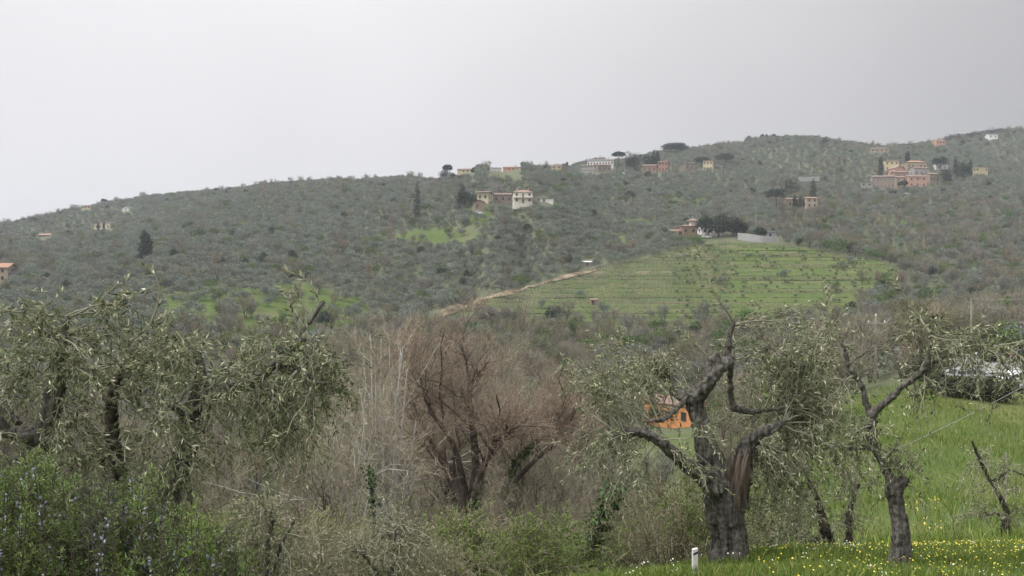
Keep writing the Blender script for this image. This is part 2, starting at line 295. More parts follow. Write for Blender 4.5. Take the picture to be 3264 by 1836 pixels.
for d, z in [(20,-5.8),(30,-7.3),(45,-7.9),(60,-8.3),(72,-8.4),(82,-8.5),(110,-9.2),(125,-9.5)]:
    for u in (.42, .55, .8): cp.append(np.array([u*d, d, z]))
for d, z in [(16,-5.0),(25,-7.7),(40,-10.2),(60,-12.5),(88,-13.0),(130,-17),(180,-17)]: cp.append(np.array([.3*d, d, z]))
c(2790,1262,88)
for a in [(0,1100,220),(0,950,320),(0,780,560),(0,724,800),(460,950,300),(465,832,380),(460,720,650),(460,636,850),(460,1050,240),
 (900,1090,240),(900,1000,290),(900,900,340),(900,800,420),(900,700,560),(900,602,850),(1300,960,350),(1300,880,385),(1300,800,405),(1300,755,435),(1300,664,540),(1300,574,800),
 (1670,868,385),(1670,785,415),(2100,650,560),(2100,722,480),(1990,806,440),(2150,482,900),(2400,456,950),(2400,520,800),(2380,640,600),(2350,722,475),
 (1050,592,835),(1180,583,815),(680,614,850),(2280,468,930),(2560,458,950),(2700,482,950),(2830,490,950),(2930,468,970),(3050,444,1000),(3264,428,1050),(2800,700,520),(2800,800,445),(2930,860,410),(3180,426,1050),(3200,520,850),(3264,600,700),(3200,700,550),(3200,800,430),(3200,900,330),(3200,1000,240),(3230,1080,165),
 (1400,1060,262),(1500,902,368),(2000,1080,258),(2750,1020,280),(2900,960,320)]: c(*a)
# the terraced knoll: an even face up to its crest
CRX, CRY = [1420,1560,1830,2050,2200,2330,2480,2700,2880], [988,944,872,818,782,768,778,814,850]
def kd(py): return 285+(1020-py)*.42
for a in np.arange(1420, 2900, 130):
    top_ = float(np.interp(a, CRX, CRY))
    for b in np.arange(top_, 1050, 55): c(a, b, kd(b))
# the land goes on to both sides as it does at the edges of the view
for k, ex in ((-.85, (0, 0)), (.85, (3264, 0))):
    for d, z in [(220,-13),(320,-3),(420,10),(560,27),(800,52)] if k < 0 else [(165,-8),(240,-5),(330,3),(430,20),(550,45),(700,82),(850,125),(1050,180)]: cp.append(np.array([k*d, d, z]))
for u, d, z in [(-.6,1000,45),(-.4,1050,70),(-.2,1050,80),(0,1000,85),(.2,1150,120),(.35,1200,125),(.55,1300,150),(-.6,1500,10),(0,1500,10),(.5,1700,60),(0,2200,-20),(-.7,2200,-40),(.7,2200,-10)]: cp.append(np.array([u*d, d, z]))
for h in H: cp.append(P((h[3]+h[4])/2, h[8-2]-1 if False else h[5]-1, h[7]+h[8]*.3))
cp = np.array(cp)
def warp(x, y): return np.stack([np.arcsinh(np.asarray(x)/25.), np.arcsinh(np.asarray(y)/25.)], -1)
Wc = warp(cp[:, 0], cp[:, 1])
def tk(r2): return np.where(r2 > 1e-12, .5*r2*np.log(np.maximum(r2, 1e-12)), 0)
n = len(cp); K = tk(((Wc[:, None]-Wc[None])**2).sum(-1))+np.eye(n)*2e-3*np.where(cp[:, 1] > 150, 1, .05)[:, None]
A = np.zeros((n+3, n+3)); A[:n, :n] = K; A[:n, n] = 1; A[:n, n+1:] = Wc; A[n, :n] = 1; A[n+1:, :n] = Wc.T
sol = np.linalg.solve(A, np.concatenate([cp[:, 2], [0, 0, 0]]))
def ground(x, y):
    x = np.asarray(x, float); y = np.asarray(y, float); sh = x.shape; q = warp(x.ravel(), y.ravel()); o_ = np.empty(len(q))
    for s in range(0, len(q), 20000):
        p = q[s:s+20000]; o_[s:s+20000] = tk(((p[:, None]-Wc[None])**2).sum(-1))@sol[:n]+sol[n]+p@sol[n+1:]
    return o_.reshape(sh)
def g1(x, y): return float(ground(np.array([x]), np.array([y]))[0])
def proj(p): return CX+F*p[..., 0]/p[..., 1], CY-F*p[..., 2]/p[..., 1]
def inpoly(px, py, poly):
    r = np.zeros(np.shape(px), bool); m = len(poly)
    for i in range(m):
        x0, y0 = poly[i]; x1, y1 = poly[(i+1) % m]
        if y0 == y1: continue
        k = ((y0 > py) != (y1 > py)) & (px < (x1-x0)*(py-y0)/(y1-y0)+x0); r ^= k
    return r
VINE = [(1405,1000),(1560,950),(1830,880),(2050,822),(2200,788),(2340,770),(2480,780),(2700,815),(2880,852),(2860,900),(2760,960),(2700,1010),(2600,1030),(2450,1064),(2300,1048),(2150,1072),(2020,1046),(1900,1064),(1800,1020),(1700,1034),(1600,1004),(1500,1016)]
MEADOWS = [([(1240,755),(1330,735),(1480,728),(1560,745),(1560,772),(1440,785),(1280,775)], 300, 600, .12),
           ([(520,940),(700,915),(1000,905),(1170,960),(1150,1040),(1050,1100),(700,1110),(530,1040)], 200, 420, .42),
           ([(1960,700),(2080,708),(2110,722),(2000,722)], 300, 700, .15), ([(1930,755),(2010,752),(2000,790),(1940,785)], 300, 700, .2),
           ([(1490,660),(1560,655),(1570,720),(1500,720)], 300, 700, .45), ([(2780,690),(2900,695),(2930,720),(2800,720)], 300, 700, .3),
           ([(2140,640),(2240,628),(2260,655),(2160,660)], 300, 700, .35)]
sx = np.linspace(-1, 1, 361)*np.arcsinh(1900/60.); gx = 60*np.sinh(sx)
sy = np.linspace(-np.arcsinh(60/60.), np.arcsinh(2300/60.), 430); gy = 60*np.sinh(sy)
X, Y = np.meshgrid(gx, gy); Z = ground(X, Y)
V = np.stack([X, Y, Z], -1).reshape(-1, 3); nx, ny = len(gx), len(gy)
i, j = np.meshgrid(np.arange(nx-1), np.arange(ny-1)); q = (j*nx+i).ravel(); Q = np.stack([q, q+1, q+1+nx, q+nx], -1)
with np.errstate(all='ignore'): vpx, vpy = proj(V)
d_ = V[:, 1]; grass = np.full(len(V), .22)
ok = d_ > 5
iv = ok & inpoly(vpx, vpy, VINE) & (d_ > 245) & (d_ < 425); grass[iv] = np.interp(vpx[iv], [1500, 2100, 2300], [.72, .8, 1.0])
for poly, d0, d1, k in MEADOWS: grass[ok & inpoly(vpx, vpy, poly) & (d_ > d0) & (d_ < d1)] = 1.0
grass[d_ < 12.5] = .9
u_ = V[:, 0]/np.maximum(d_, 1)
grass[(d_ >= 12.5) & (d_ < 70) & (u_ > .20)] = .95
grass[(d_ >= 12.5) & (d_ < 70) & (u_ <= .20)] = .85; grass[(d_ >= 70) & (d_ < 140) & (u_ <= .30)] = .8
dirt = np.zeros(len(V)); dirt[ok & inpoly(vpx, vpy, [(3080,1275),(3300,1240),(3420,1300),(3420,1390),(3200,1345)]) & (d_ < 72)] = .2
me = mesh('ground', V, Q, [], smooth=True)
for nm_, ar in (('grass', grass), ('dirt', dirt)):
    a = me.attributes.new(nm_, 'FLOAT', 'POINT'); a.data.foreach_set('value', ar.astype(np.float32))
gm = bpy.data.materials.new('ground'); gm.use_nodes = True; t = gm.node_tree; t.nodes.clear(); A_ = t.nodes.new; K_ = t.links.new
o = A_('ShaderNodeOutputMaterial'); p = A_('ShaderNodeBsdfPrincipled'); p.inputs['Roughness'].default_value = .95; p.inputs['Specular IOR Level'].default_value = .05; K_(p.outputs[0], o.inputs[0])
ge = A_('ShaderNodeNewGeometry')
def noise(scale, detail=5):
    nn = A_('ShaderNodeTexNoise'); nn.inputs['Scale'].default_value = scale; nn.inputs['Detail'].default_value = detail; nn.inputs['Roughness'].default_value = .65; K_(ge.outputs['Position'], nn.inputs['Vector']); return nn.outputs['Fac']
def ramp(fac, *st):
    r = A_('ShaderNodeValToRGB'); e = r.color_ramp.elements
    while len(e) < len(st): e.new(.5)
    for k, (ps, cc) in zip(e, st): k.position = ps; k.color = (*cc, 1)
    K_(fac, r.inputs[0]); return r.outputs[0]
def mixc(fac, a, b):
    x = A_('ShaderNodeMix'); x.data_type = 'RGBA'; K_(fac, x.inputs['Factor']); K_(a, x.inputs['A']); K_(b, x.inputs['B']); return x.outputs['Result']
def mathn(op, a, b):
    x = A_('ShaderNodeMath'); x.operation = op
    for k, v in ((0, a), (1, b)):
        if isinstance(v, (int, float)): x.inputs[k].default_value = v
        else: K_(v, x.inputs[k])
    x.use_clamp = True; return x.outputs[0]
gr = ramp(noise(.12, 8), (.30, (.06, .092, .026)), (.5, (.085, .122, .034)), (.62, (.115, .13, .048)), (.75, (.135, .125, .065)))
li = ramp(noise(.25, 8), (.3, (.095, .097, .07)), (.5, (.125, .13, .09)), (.7, (.115, .135, .075)))
at = A_('ShaderNodeAttribute'); at.attribute_name = 'grass'; ad = A_('ShaderNodeAttribute'); ad.attribute_name = 'dirt'
nf = mathn('SUBTRACT', noise(.05, 6), .5); nf2 = A_('ShaderNodeMath'); nf2.operation = 'MULTIPLY_ADD'; nf2.inputs[1].default_value = 1.4; K_(noise(.035, 7), nf2.inputs[0]); nf2.inputs[2].default_value = -.7
fac = mathn('ADD', at.outputs['Fac'], nf2.outputs[0])
col = mixc(fac, li, gr)
di = ramp(noise(.8, 7), (.3, (.20, .145, .085)), (.7, (.33, .25, .15)))
col = mixc(ad.outputs['Fac'], col, di); K_(col, p.inputs['Base Color'])
bp = A_('ShaderNodeBump'); bp.inputs['Strength'].default_value = .5; bp.inputs['Distance'].default_value = .25; K_(noise(1.5, 8), bp.inputs['Height']); K_(bp.outputs[0], p.inputs['Normal'])
me.materials.append(gm)
props(obj('ground', me), kind='structure')

# haze: one closed box of even thin air round camera and scene
hz = MB().box(-2100, 2100, -90, 2450, float(Z.min())-12, 260)
hm = bpy.data.materials.new('haze'); hm.use_nodes = True; t = hm.node_tree; t.nodes.clear()
o = t.nodes.new('ShaderNodeOutputMaterial'); pv = t.nodes.new('ShaderNodeVolumePrincipled'); pv.inputs['Color'].default_value = (.88, .93, 1.0, 1)
pv.inputs['Density'].default_value = .00022; pv.inputs['Anisotropy'].default_value = .25; t.links.new(pv.outputs[0], o.inputs['Volume'])
props(hz.build('haze', hm), kind='stuff', label='thin grey haze hanging over the valley')
HZ = bpy.data.objects['haze']

# draped sheets: track, car park
def drape(name, pts, width, m, lift=.08, nseg=60, nw=4):
    p2 = resample(np.asarray(pts, float), nseg); T = nrm(np.gradient(p2, axis=0)); S = np.stack([-T[:, 1], T[:, 0]], -1)
    wv = width*(1+.08*np.sin(np.arange(nseg)*.4)+rng.normal(0, .03, nseg))
    o_ = np.linspace(-.5, .5, nw+1); xy = p2[:, None, :]+S[:, None, :]*(o_[None, :, None]*wv[:, None, None]); z = ground(xy[..., 0], xy[..., 1])+lift
    V = np.concatenate([xy, z[..., None]], -1).reshape(-1, 3); k = nw+1
    i, j = np.meshgrid(np.arange(nw), np.arange(nseg-1)); q = (j*k+i).ravel()
    return props(obj(name, mesh(name, V, np.stack([q, q+1, q+1+k, q+k], -1), m, smooth=True)), kind='structure')
tr = [(x, y, kd(y)-1) for x, y in ((1385,1018),(1425,992),(1500,968),(1590,941),(1700,912),(1830,878),(1930,855))]
trk = []
for a in np.linspace(1395, 1900, 26):                 # along the edge of the knoll
    dd = np.linspace(270, 362, 400); yy = proj(np.stack([(a-CX)/F*dd, dd, ground((a-CX)/F*dd, dd)], -1))[1]; k = int(np.argmin(np.abs(yy-np.interp(a, [1395, 1420, 1590, 1830, 1900], [1010, 994, 944, 877, 862])))); trk.append(((a-CX)/F*dd[k], dd[k]))
drape('dirt_track', trk, 2.6, M['dirt'], .3)
drape('car_park', [(35, 80), (45, 81), (75, 86)], 10, M['asphalt'], .06, 30, 8)
drape('car_park', [(46, 88), (56, 108), (64, 124)], 9, M['asphalt'], .10, 30, 8)

# ------------------------------------------------------------------ buildings
def roofmesh(kind, ridge, w, D, h, ov, th=.18):
    x0, x1, y0, y1 = -w/2-ov, w/2+ov, -ov, D+ov
    b = MB()
    def slab(top):
        top = np.asarray(top, float); k = len(top); bot = top-np.array([0, 0, th]); V = np.concatenate([top, bot])
        b.add(V, np.array([list(range(k))])); b.add(V, np.array([list(range(2*k-1, k-1, -1))]))
        b.add(V, np.array([(i, i+k, (i+1) % k+k, (i+1) % k) for i in range(k)]))
    ym, xm = (y0+y1)/2, 0
    if kind == 'gable' and ridge == 'x': slab([(x0,y0,0),(x1,y0,0),(x1,ym,h),(x0,ym,h)]); slab([(x0,ym,h),(x1,ym,h),(x1,y1,0),(x0,y1,0)])
    elif kind == 'gable': slab([(x0,y0,0),(xm,y0,h),(xm,y1,h),(x0,y1,0)]); slab([(xm,y0,h),(x1,y0,0),(x1,y1,0),(xm,y1,h)])
    elif kind == 'hip':
        a = min((x1-x0)/2*.75, (y1-y0)/2); slab([(x0,y0,0),(x1,y0,0),(x1-a,ym,h),(x0+a,ym,h)]); slab([(x1,y1,0),(x0,y1,0),(x0+a,ym,h),(x1-a,ym,h)])
        slab([(x0,y1,0),(x0,y0,0),(x0+a,ym,h)]); slab([(x1,y0,0),(x1,y1,0),(x1-a,ym,h)])
    else: slab([(x0,y0,0),(x1,y0,0),(x1,y1,h),(x0,y1,h)])
    return b
def window(parent, x, z, ww, wh, fr, side=None, D=0, w=0):
    t = .06
    f = MB()
    for a in ((-ww/2-t, -ww/2, -t, wh+t), (ww/2, ww/2+t, -t, wh+t), (-ww/2, ww/2, -t*1.6, 0), (-ww/2, ww/2, wh, wh+t)): f.box(a[0], a[1], -.07, .02, a[2], a[3])
    o = f.build('window', M[fr], parent); pn = MB().box(-ww/2+.001, ww/2-.001, -.025, .015, .001, wh-.001).build('pane', M['window'], o)
    if side: o.location = (w/2*side, x, z); o.rotation_euler = (0, 0, R(90*side))
    else: o.location = (x, 0, z)
    return o
def house(h):
    name, label, cat, px0, px1, pyb, pye, d, D, rot, rk, ridge, rh, wm, rm, (nc, nr), op = h
    s = F/d; w = (px1-px0)/s; Hh = (pyb-pye)/s; loc = P((px0+px1)/2, pyb, d); ov = op.get('over', .45 if d > 200 else .3)
    if abs(rot) > 5: w = max(2., (w-D*abs(math.sin(R(rot))))/math.cos(R(rot))) if w > D*.8 else w
    w = op.get('w', w)
    root = empty(name, loc, R(rot), label, cat)
    b = MB().box(-w/2, w/2, 0, D, -3.0, Hh)
    if rk == 'gable':
        if ridge == 'x':
            for x in (-w/2, w/2): b.add([(x, 0, Hh), (x, D, Hh), (x, D/2, Hh+rh*.97)], [(0, 1, 2)])
        else:
            for y in (0, D): b.add([(-w/2, y, Hh), (w/2, y, Hh), (0, y, Hh+rh*.97)], [(0, 1, 2)])
    if rk == 'shed':
        for x in (-w/2, w/2): b.add([(x, 0, Hh), (x, D, Hh), (x, D, Hh+rh*.97)], [(0, 1, 2)])
        b.add([(-w/2, D, Hh), (w/2, D, Hh), (w/2, D, Hh+rh*.97), (-w/2, D, Hh+rh*.97)], [(0, 1, 2, 3)])
    b.build('wall', M[wm], root)
    ro = roofmesh(rk, ridge, w, D, rh, ov).build('roof', M[rm], root, loc=(0, 0, Hh+.16))
    for k in range(op.get('chim', 0)):
        x = (-.3+.6*k/max(1, op['chim']-1))*w if op['chim'] > 1 else .25*w
        MB().box(x-.3, x+.3, D*.35, D*.35+.6, rh*.3, rh+.9).box(x-.4, x+.4, D*.35-.1, D*.35+.7, rh+.9, rh+1.05).build('chimney', M['tan'], ro)
    if nr:
        fh = Hh/nr; fr = op.get('frame', 'shutter')
        for r_ in range(nr):
            for k in range(nc):
                if rng.random() < .12 and nc > 3: continue
                x = (k+.5)/nc*w-w/2
                if op.get('balcony') and k == 1: MB().box(x-.5, x+.5, -.03, .05, r_*fh+.08, r_*fh+2.15).build('door', M['shutter'], root); continue
                window(root, x, r_*fh+fh*.38, min(.95, w/nc*.45), min(1.35, fh*.42), fr)
        for sd_ in (-1, 1):
            for r_ in range(nr): window(root, D*.5, r_*fh+fh*.38, .9, min(1.3, fh*.42), fr, sd_, D, w)
    if op.get('door'):
        dw = min(1.1, w*.3); dx = -w*.22
        MB().box(dx-dw/2, dx+dw/2, -.04, .04, 0, min(2.1, Hh*.8)).build('door', M['metal_dark'] if name == 'hut' else M['shutter'], root)
    if op.get('balcony'):
        bl = MB().box(-w/2-.1, w/2+.1, -1.25, 0, Hh*.5-.12, Hh*.5+.06).build('balcony', M['tan'], root)
        rl = MB(); 
        for x in np.linspace(-w/2, w/2, 40): rl.box(x-.015, x+.015, -1.22, -1.19, Hh*.5+.06, Hh*.5+.95)
        rl.box(-w/2-.05, w/2+.05, -1.23, -1.18, Hh*.5+.95, Hh*.5+1.0); rl.build('railing', M['white_frame'], bl)
    if op.get('tower'):
        tx0, tx1 = w/2-2.6, w/2-.02; tz = Hh+2.5
        MB().box(tx0, tx1, 1.0, 3.6, Hh+.1, tz).build('tower', M['cream'], root)
        tr_ = roofmesh('hip', 'x', 2.6, 2.6, .9, 1.0).build('tower_roof', M['roof'], root, loc=((tx0+tx1)/2, 1.0, tz+.16))
        MB().box(-.05, .05, 1.25, 1.35, .6, 2.1).box(-.5, .5, 1.28, 1.32, 1.6, 1.65).build('antenna', M['white_frame'], tr_)
        roofmesh('shed', 'x', 4.5, 5, 1.2, .2).build('lean_to_roof', M['roof_brown'], root, loc=(-w/2-2.4, .5, Hh-2.2))
    return root
for h in H: house(h)
# grey retaining wall below the villa (curved) and porch wall
def wallrun(name, label, pts, hgt, th, m, cat='wall'):
    p3 = resample(np.array([P(*a) for a in pts]), 24); T = nrm(np.gradient(p3[:, :2], axis=0)); S = np.stack([-T[:, 1], T[:, 0]], -1)*th/2
    b = []
    for sgn, top in ((1, 0), (-1, 0), (-1, 1), (1, 1)):
        q_ = p3.copy(); q_[:, :2] += S*sgn; q_[:, 2] += hgt if top else -2.5; b.append(q_)
    V = np.stack(b, 1).reshape(-1, 3); Fq = [(i*4+k, i*4+(k+1) % 4, (i+1)*4+(k+1) % 4, (i+1)*4+k) for i in range(23) for k in range(4)]+[(3, 2, 1, 0), (92, 93, 94, 95)]
    return props(obj(name, mesh(name, V, np.array(Fq), m)), label, cat)
wallrun('retaining_wall', 'curved light grey retaining wall at the top of the vineyard', [(2352,756,397),(2390,760,394),(2430,766,392),(2482,770,394)], 2.0, .4, M['concrete'])
wallrun('terrace_wall', 'long thin pale terrace wall above the stone farmhouse', [(2546,567,610),(2612,566,612)], .7, .4, M['concrete'])
wallrun('terrace_wall', 'pale roadside wall below the ridge houses', [(2170,553,675),(2245,553,675)], .8, .4, M['stone'])
wallrun('garden_wall', 'low dark wall on the left hillside below the skyline trees', [(575,658,760),(680,664,750)], .8, .4, M['stone'])

# ------------------------------------------------------------------ tree prototypes for the far hillsides
def clump_crown(n, shape, ls, lw, cols, wts, nb=9, shell=.55, var=.22, up=.0):
    """cloud of leaf-sprays: shape(k) -> blob centres and radii"""
    C, Rr = shape(nb); k = rng.choice(len(C), n, p=(Rr.prod(1)**.66)/(Rr.prod(1)**.66).sum())
    v = nrm(rng.normal(size=(n, 3))); r = shell+(1-shell)*rng.random((n, 1))**.6
    p = C[k]+v*r*Rr[k]; d = nrm(v*.6+rng.normal(size=(n, 3))*.7+np.array([0, 0, up]))
    V, Q_ = quads_leaf(p-d*ls*.5, d, ls, lw); cl_ = palette(n, cols, wts, var)
    tone = (1+rng.uniform(-.18, .18, len(C)))[k]; return V, Q_, cl_*np.repeat(tone, 4)[:, None]
def olive_shape(nb):
    a = np.arange(nb)*2.4; r = .95*np.sqrt((np.arange(nb)+.5)/nb)*1.7; C = np.stack([r*np.cos(a), r*np.sin(a), 2.5+rng.uniform(-.6, .9, nb)-.15*r], -1)
    return C, rng.uniform(.75, 1.25, (nb, 1))*np.array([[1, 1, .9]])
def round_shape(w, h, z0):
    def f(nb):
        C = nrm(rng.normal(size=(nb, 3)))*np.array([w*.5, w*.5, h*.32])*rng.uniform(.4, 1, (nb, 1))+np.array([0, 0, z0+h*.5]); return C, rng.uniform(.22, .36, (nb, 1))*np.array([[w, w, h*.8]])
    return f
def cyp_shape(w, h):
    def f(nb):
        z = np.linspace(.06, .93, nb); r = w*.5*np.sin(np.pi*np.clip(z, 0, 1)**.75)**.6+.1
        C = np.stack([rng.normal(0, .06*w, nb), rng.normal(0, .06*w, nb), z*h], -1); return C, np.stack([r, r, np.full(nb, h/nb*1.1)], -1)
    return f
def umb_shape(w, h, th):
    def f(nb):
        a = np.arange(nb)*2.4; r = w*.42*np.sqrt((np.arange(nb)+.5)/nb); C = np.stack([r*np.cos(a), r*np.sin(a), h-th*.55-(r/w)**2*th*1.3+rng.uniform(-.1, .1, nb)*th], -1)
        return C, rng.uniform(.13, .2, (nb, 1))*np.array([[w, w, th*2.2]])
    return f
OLC = [(.205, .23, .185), (.27, .29, .245), (.14, .165, .122), (.21, .215, .175)]
def trunk_mesh(h, r, nl=3, lean=.25):
    V, Q_ = [], []; b = MB()
    for k in range(nl):
        a = rng.uniform(0, 6.28); t = np.linspace(0, 1, 5); off = np.stack([np.cos(a)*lean*h*t**1.6, np.sin(a)*lean*h*t**1.6, h*t-.4*(1-t)], -1)
        v, q_ = tubes(off[None], (r*(1-.6*t))[None], 6); b.add(v, q_)
    return b.me('trunk', M['trunk_far'])
class Kind: pass
def kind(name, crowns, trunks): k = Kind(); k.name = name; k.crowns = crowns; k.trunks = trunks; return k
def cm(name, data, m): V, Q_, C_ = data; return mesh(name, V, Q_, m, C_)
olive = kind('olive_tree', [cm('crown', clump_crown(620, olive_shape, .55, .17, OLC, [4, 2.5, 2.5, 2], nb=10+k % 3), M['leaf_o']) for k in range(6)], [trunk_mesh(2.6, .16) for _ in range(6)])
GRC = [(.10, .15, .04), (.14, .18, .055), (.07, .10, .03)]
green = kind('green_tree', [cm('crown', clump_crown(600, round_shape(4.5, 4.5, .8), .5, .22, GRC, [3, 2, 2], nb=14), M['leaf_r']) for _ in range(3)], [trunk_mesh(2.8, .14) for _ in range(3)])
DKC = [(.022, .036, .020), (.034, .05, .028), (.016, .026, .016)]
dark = kind('evergreen_tree', [cm('crown', clump_crown(800, round_shape(5, 6, .8), .55, .25, DKC, [3, 2, 2], nb=16), M['leaf_r']) for _ in range(3)], [trunk_mesh(2.8, .18) for _ in range(3)])
def bare_far(h, seed_cols, n=1500, w=.9):
    """fan of many fine twigs from several stems"""
    t = np.linspace(0, 1, 5); B0 = 5; a = rng.uniform(0, 6.28, B0); sp = rng.uniform(.05, .38, B0)
    P0 = np.stack([np.cos(a)[:, None]*sp[:, None]*h*w*t, np.sin(a)[:, None]*sp[:, None]*h*w*t, h*.75*t[None]*np.ones((B0, 1))-.3], -1); R0 = .075*(1-.75*t)[None]*np.ones((B0, 1))
    P1, R1 = spawn(P0, R0, 9, .25, 1, h*.42, .7, .35, 4, .5, tfall=.45); P2, R2 = spawn(P1, R1, 7, .15, 1, h*.24, .7, .3, 3, .55, rmin=.012); P3, R3 = spawn(P2, R2, 5, .1, 1, h*.13, .7, .25, 2, .6, rmin=.009)
    b = MB(); 
    c0 = np.asarray(seed_cols)
    for (p, r, k) in ((P0, R0, 5), (P1, R1, 3)):
        v, q_ = tubes(p, r, k); b.add(v, q_, c0[0])
    for p, r, cc in ((P2, R2, c0[1]), (P3, R3, c0[2])):
        B_, n_, _ = p.shape; s = nrm(np.cross(p[:, -1]-p[:, 0], rng.normal(size=(B_, 3))))[:, None]*r[..., None]*1.1
        V = np.stack([p-s, p+s], 2).reshape(B_, n_*2, 3); q0 = np.array([(2*i, 2*i+1, 2*i+3, 2*i+2) for i in range(n_-1)])
        b.add(V, (q0[None]+(np.arange(B_)*n_*2)[:, None, None]).reshape(-1, 4), np.repeat(cc*(1+rng.uniform(-.25, .25, (B_, 1))), n_*2, axis=0))
    return b.me('crown', M['twig_r'])
BRC = [((.10, .09, .072), (.18, .16, .125), (.225, .20, .158)), ((.095, .083, .065), (.18, .152, .112), (.235, .20, .145)), ((.105, .102, .09), (.18, .172, .15), (.225, .215, .188)), ((.10, .095, .06), (.17, .165, .10), (.21, .205, .12))]
bare = kind('bare_tree', [bare_far(5.5, BRC[k % 4]) for k in range(7)], None)
def inst_tree(k, i, loc, s, rz, label, cat, group, name=None, parts=True, sz=None):
    r = empty(name or k.name, loc, rz, label, cat, group); r.scale = (s, s, s*(sz or 1))
    obj('crown', k.crowns[i % len(k.crowns)], r)
    if parts and k.trunks: obj('trunk', k.trunks[i % len(k.trunks)], r)
    return r
def scatter_stuff(name, label, cat, k, pts, sc, idx):
    """one uncounted mass: instances of the crowns on surveyed points (geometry nodes)"""
    me = bpy.data.meshes.new(name); me.vertices.add(len(pts)); me.vertices.foreach_set('co', np.asarray(pts, np.float32).ravel())
    for nm_, ty, ar in (('pid', 'INT', idx), ('sc', 'FLOAT', sc), ('rz', 'FLOAT', rng.uniform(0, 6.28, len(pts)))):
        a = me.attributes.new(nm_, ty, 'POINT'); a.data.foreach_set('value', np.asarray(ar, np.int32 if ty == 'INT' else np.float32))
    o = props(obj(name, me), label, cat, kind='stuff')
    g = bpy.data.node_groups.new(name, 'GeometryNodeTree'); g.interface.new_socket('Geometry', in_out='INPUT', socket_type='NodeSocketGeometry'); g.interface.new_socket('Geometry', in_out='OUTPUT', socket_type='NodeSocketGeometry')
    a = g.nodes.new; l = g.links.new; gi = a('NodeGroupInput'); go = a('NodeGroupOutput'); jn = a('GeometryNodeJoinGeometry')
    def attr(nm_, ty): n_ = a('GeometryNodeInputNamedAttribute'); n_.data_type = ty; n_.inputs['Name'].default_value = nm_; return n_.outputs['Attribute']
    pid, sc_, rz_ = attr('pid', 'INT'), attr('sc', 'FLOAT'), attr('rz', 'FLOAT')
    cx = a('ShaderNodeCombineXYZ'); l(rz_, cx.inputs['Z'])
    for q_, src in enumerate(k.src):
        oi = a('GeometryNodeObjectInfo'); oi.inputs['Object'].default_value = src; oi.inputs['As Instance'].default_value = True; oi.transform_space = 'ORIGINAL'
        cmp = a('FunctionNodeCompare'); cmp.data_type = 'INT'; cmp.operation = 'EQUAL'; l(pid, cmp.inputs[2]); cmp.inputs[3].default_value = q_
        ip = a('GeometryNodeInstanceOnPoints'); l(gi.outputs[0], ip.inputs['Points']); l(cmp.outputs[0], ip.inputs['Selection']); l(oi.outputs['Geometry'], ip.inputs['Instance']); l(cx.outputs[0], ip.inputs['Rotation']); l(sc_, ip.inputs['Scale'])
        l(ip.outputs[0], jn.inputs[0])
    l(jn.outputs[0], go.inputs[0]); md = o.modifiers.new('scatter', 'NODES'); md.node_group = g
    return o

# candidate points on a jittered planting grid
pts = []
for d0, d1, sp in ((62, 130, 6.0), (130, 240, 4.4), (240, 430, 4.3), (430, 640, 4.6), (640, 1120, 5.2)):
    ys = np.arange(d0, d1, sp); 
    for y in ys:
        xs = np.arange(-.68*y, .68*y, sp); pts.append(np.stack([xs+rng.uniform(-.38, .38, len(xs))*sp, y+rng.uniform(-.38, .38, len(xs))*sp], -1))
pts = np.concatenate(pts); z = ground(pts[:, 0], pts[:, 1]); pts = np.column_stack([pts, z]); px, py = proj(pts); d = pts[:, 1]
sky_d = np.interp(px, [0, 460, 900, 1300, 1650, 2100, 2400, 2800, 3200], [810, 860, 860, 810, 770, 915, 960, 960, 1070])
keep = (d < sky_d+25) & ~(inpoly(px, py, VINE) & (d > 245) & (d < 425) & (rng.random(len(px)) > np.where((px > 2640) & (py > 840), .10, np.where(py > 1005, .3, .012)))) & (py < 1760)
for poly, a, b, k in MEADOWS: keep &= ~(inpoly(px, py, poly) & (d > a) & (d < b)) | (rng.random(len(px)) < k)
top = py-5.2*F/d
for h in H:
    dist = h[7]; keep &= ~((px > h[3]-8) & (px < h[4]+8) & (d < dist+h[8]+4) & (d > dist*.55) & (top < h[5]-.38*(h[5]-h[6])) & (py > h[6]-4))
# clear: dirt track margin, car park and its meadow, sight lines to the orange house and to the cars
keep &= ~((np.abs(px-2792) < 40) & (d < 90))
for a, b, dd in tr: keep &= ~((np.abs(px-a) < 60) & (d > dd-16) & (d < dd+3))
keep &= ~((pts[:, 0] > .475*d) & (d < 125) & (pts[:, 0] < 90)) & ~((px > 2600) & (d < 75))
keep &= ~((px > 1985) & (px < 2270) & (d < 150) & (top < 1375)) & ~((px > 2330) & (px < 2500) & (d < 412) & (d > 330) & (top < 765))
keep &= ~((px > 2140) & (px < 2330) & (d > 340) & (d < 425) & (top < 735))
pts, px, py, d = pts[keep], px[keep], py[keep], d[keep]
rr = rng.random(len(px)); nsy = np.sin(px*.011+py*.017)+np.sin(px*.023-py*.031+1.3)+np.sin(px*.005+2)   # patches of different planting
midwood = (d < 285) & ((px > 640) | (d < 120)) & ~((px < 700) & (d > 110))
right = (px > 2480) & (d > 110) & (py > 640)
pb = np.where(midwood, np.where(nsy > -.6, .78, .45), np.where(right, np.where(nsy > .2, .62, .30), np.where(nsy > 1.3, .26, .06))); pb = np.where((px < 700) & (d < 240) & ~midwood, .22, pb)
pg = np.where(midwood, .15, np.where(right, .13, .03)); pdk = np.where(midwood, .045, .014)
kd = np.where(rr < pb, 1, np.where(rr < pb+pg, 2, np.where(rr < pb+pg+pdk, 3, 0)))
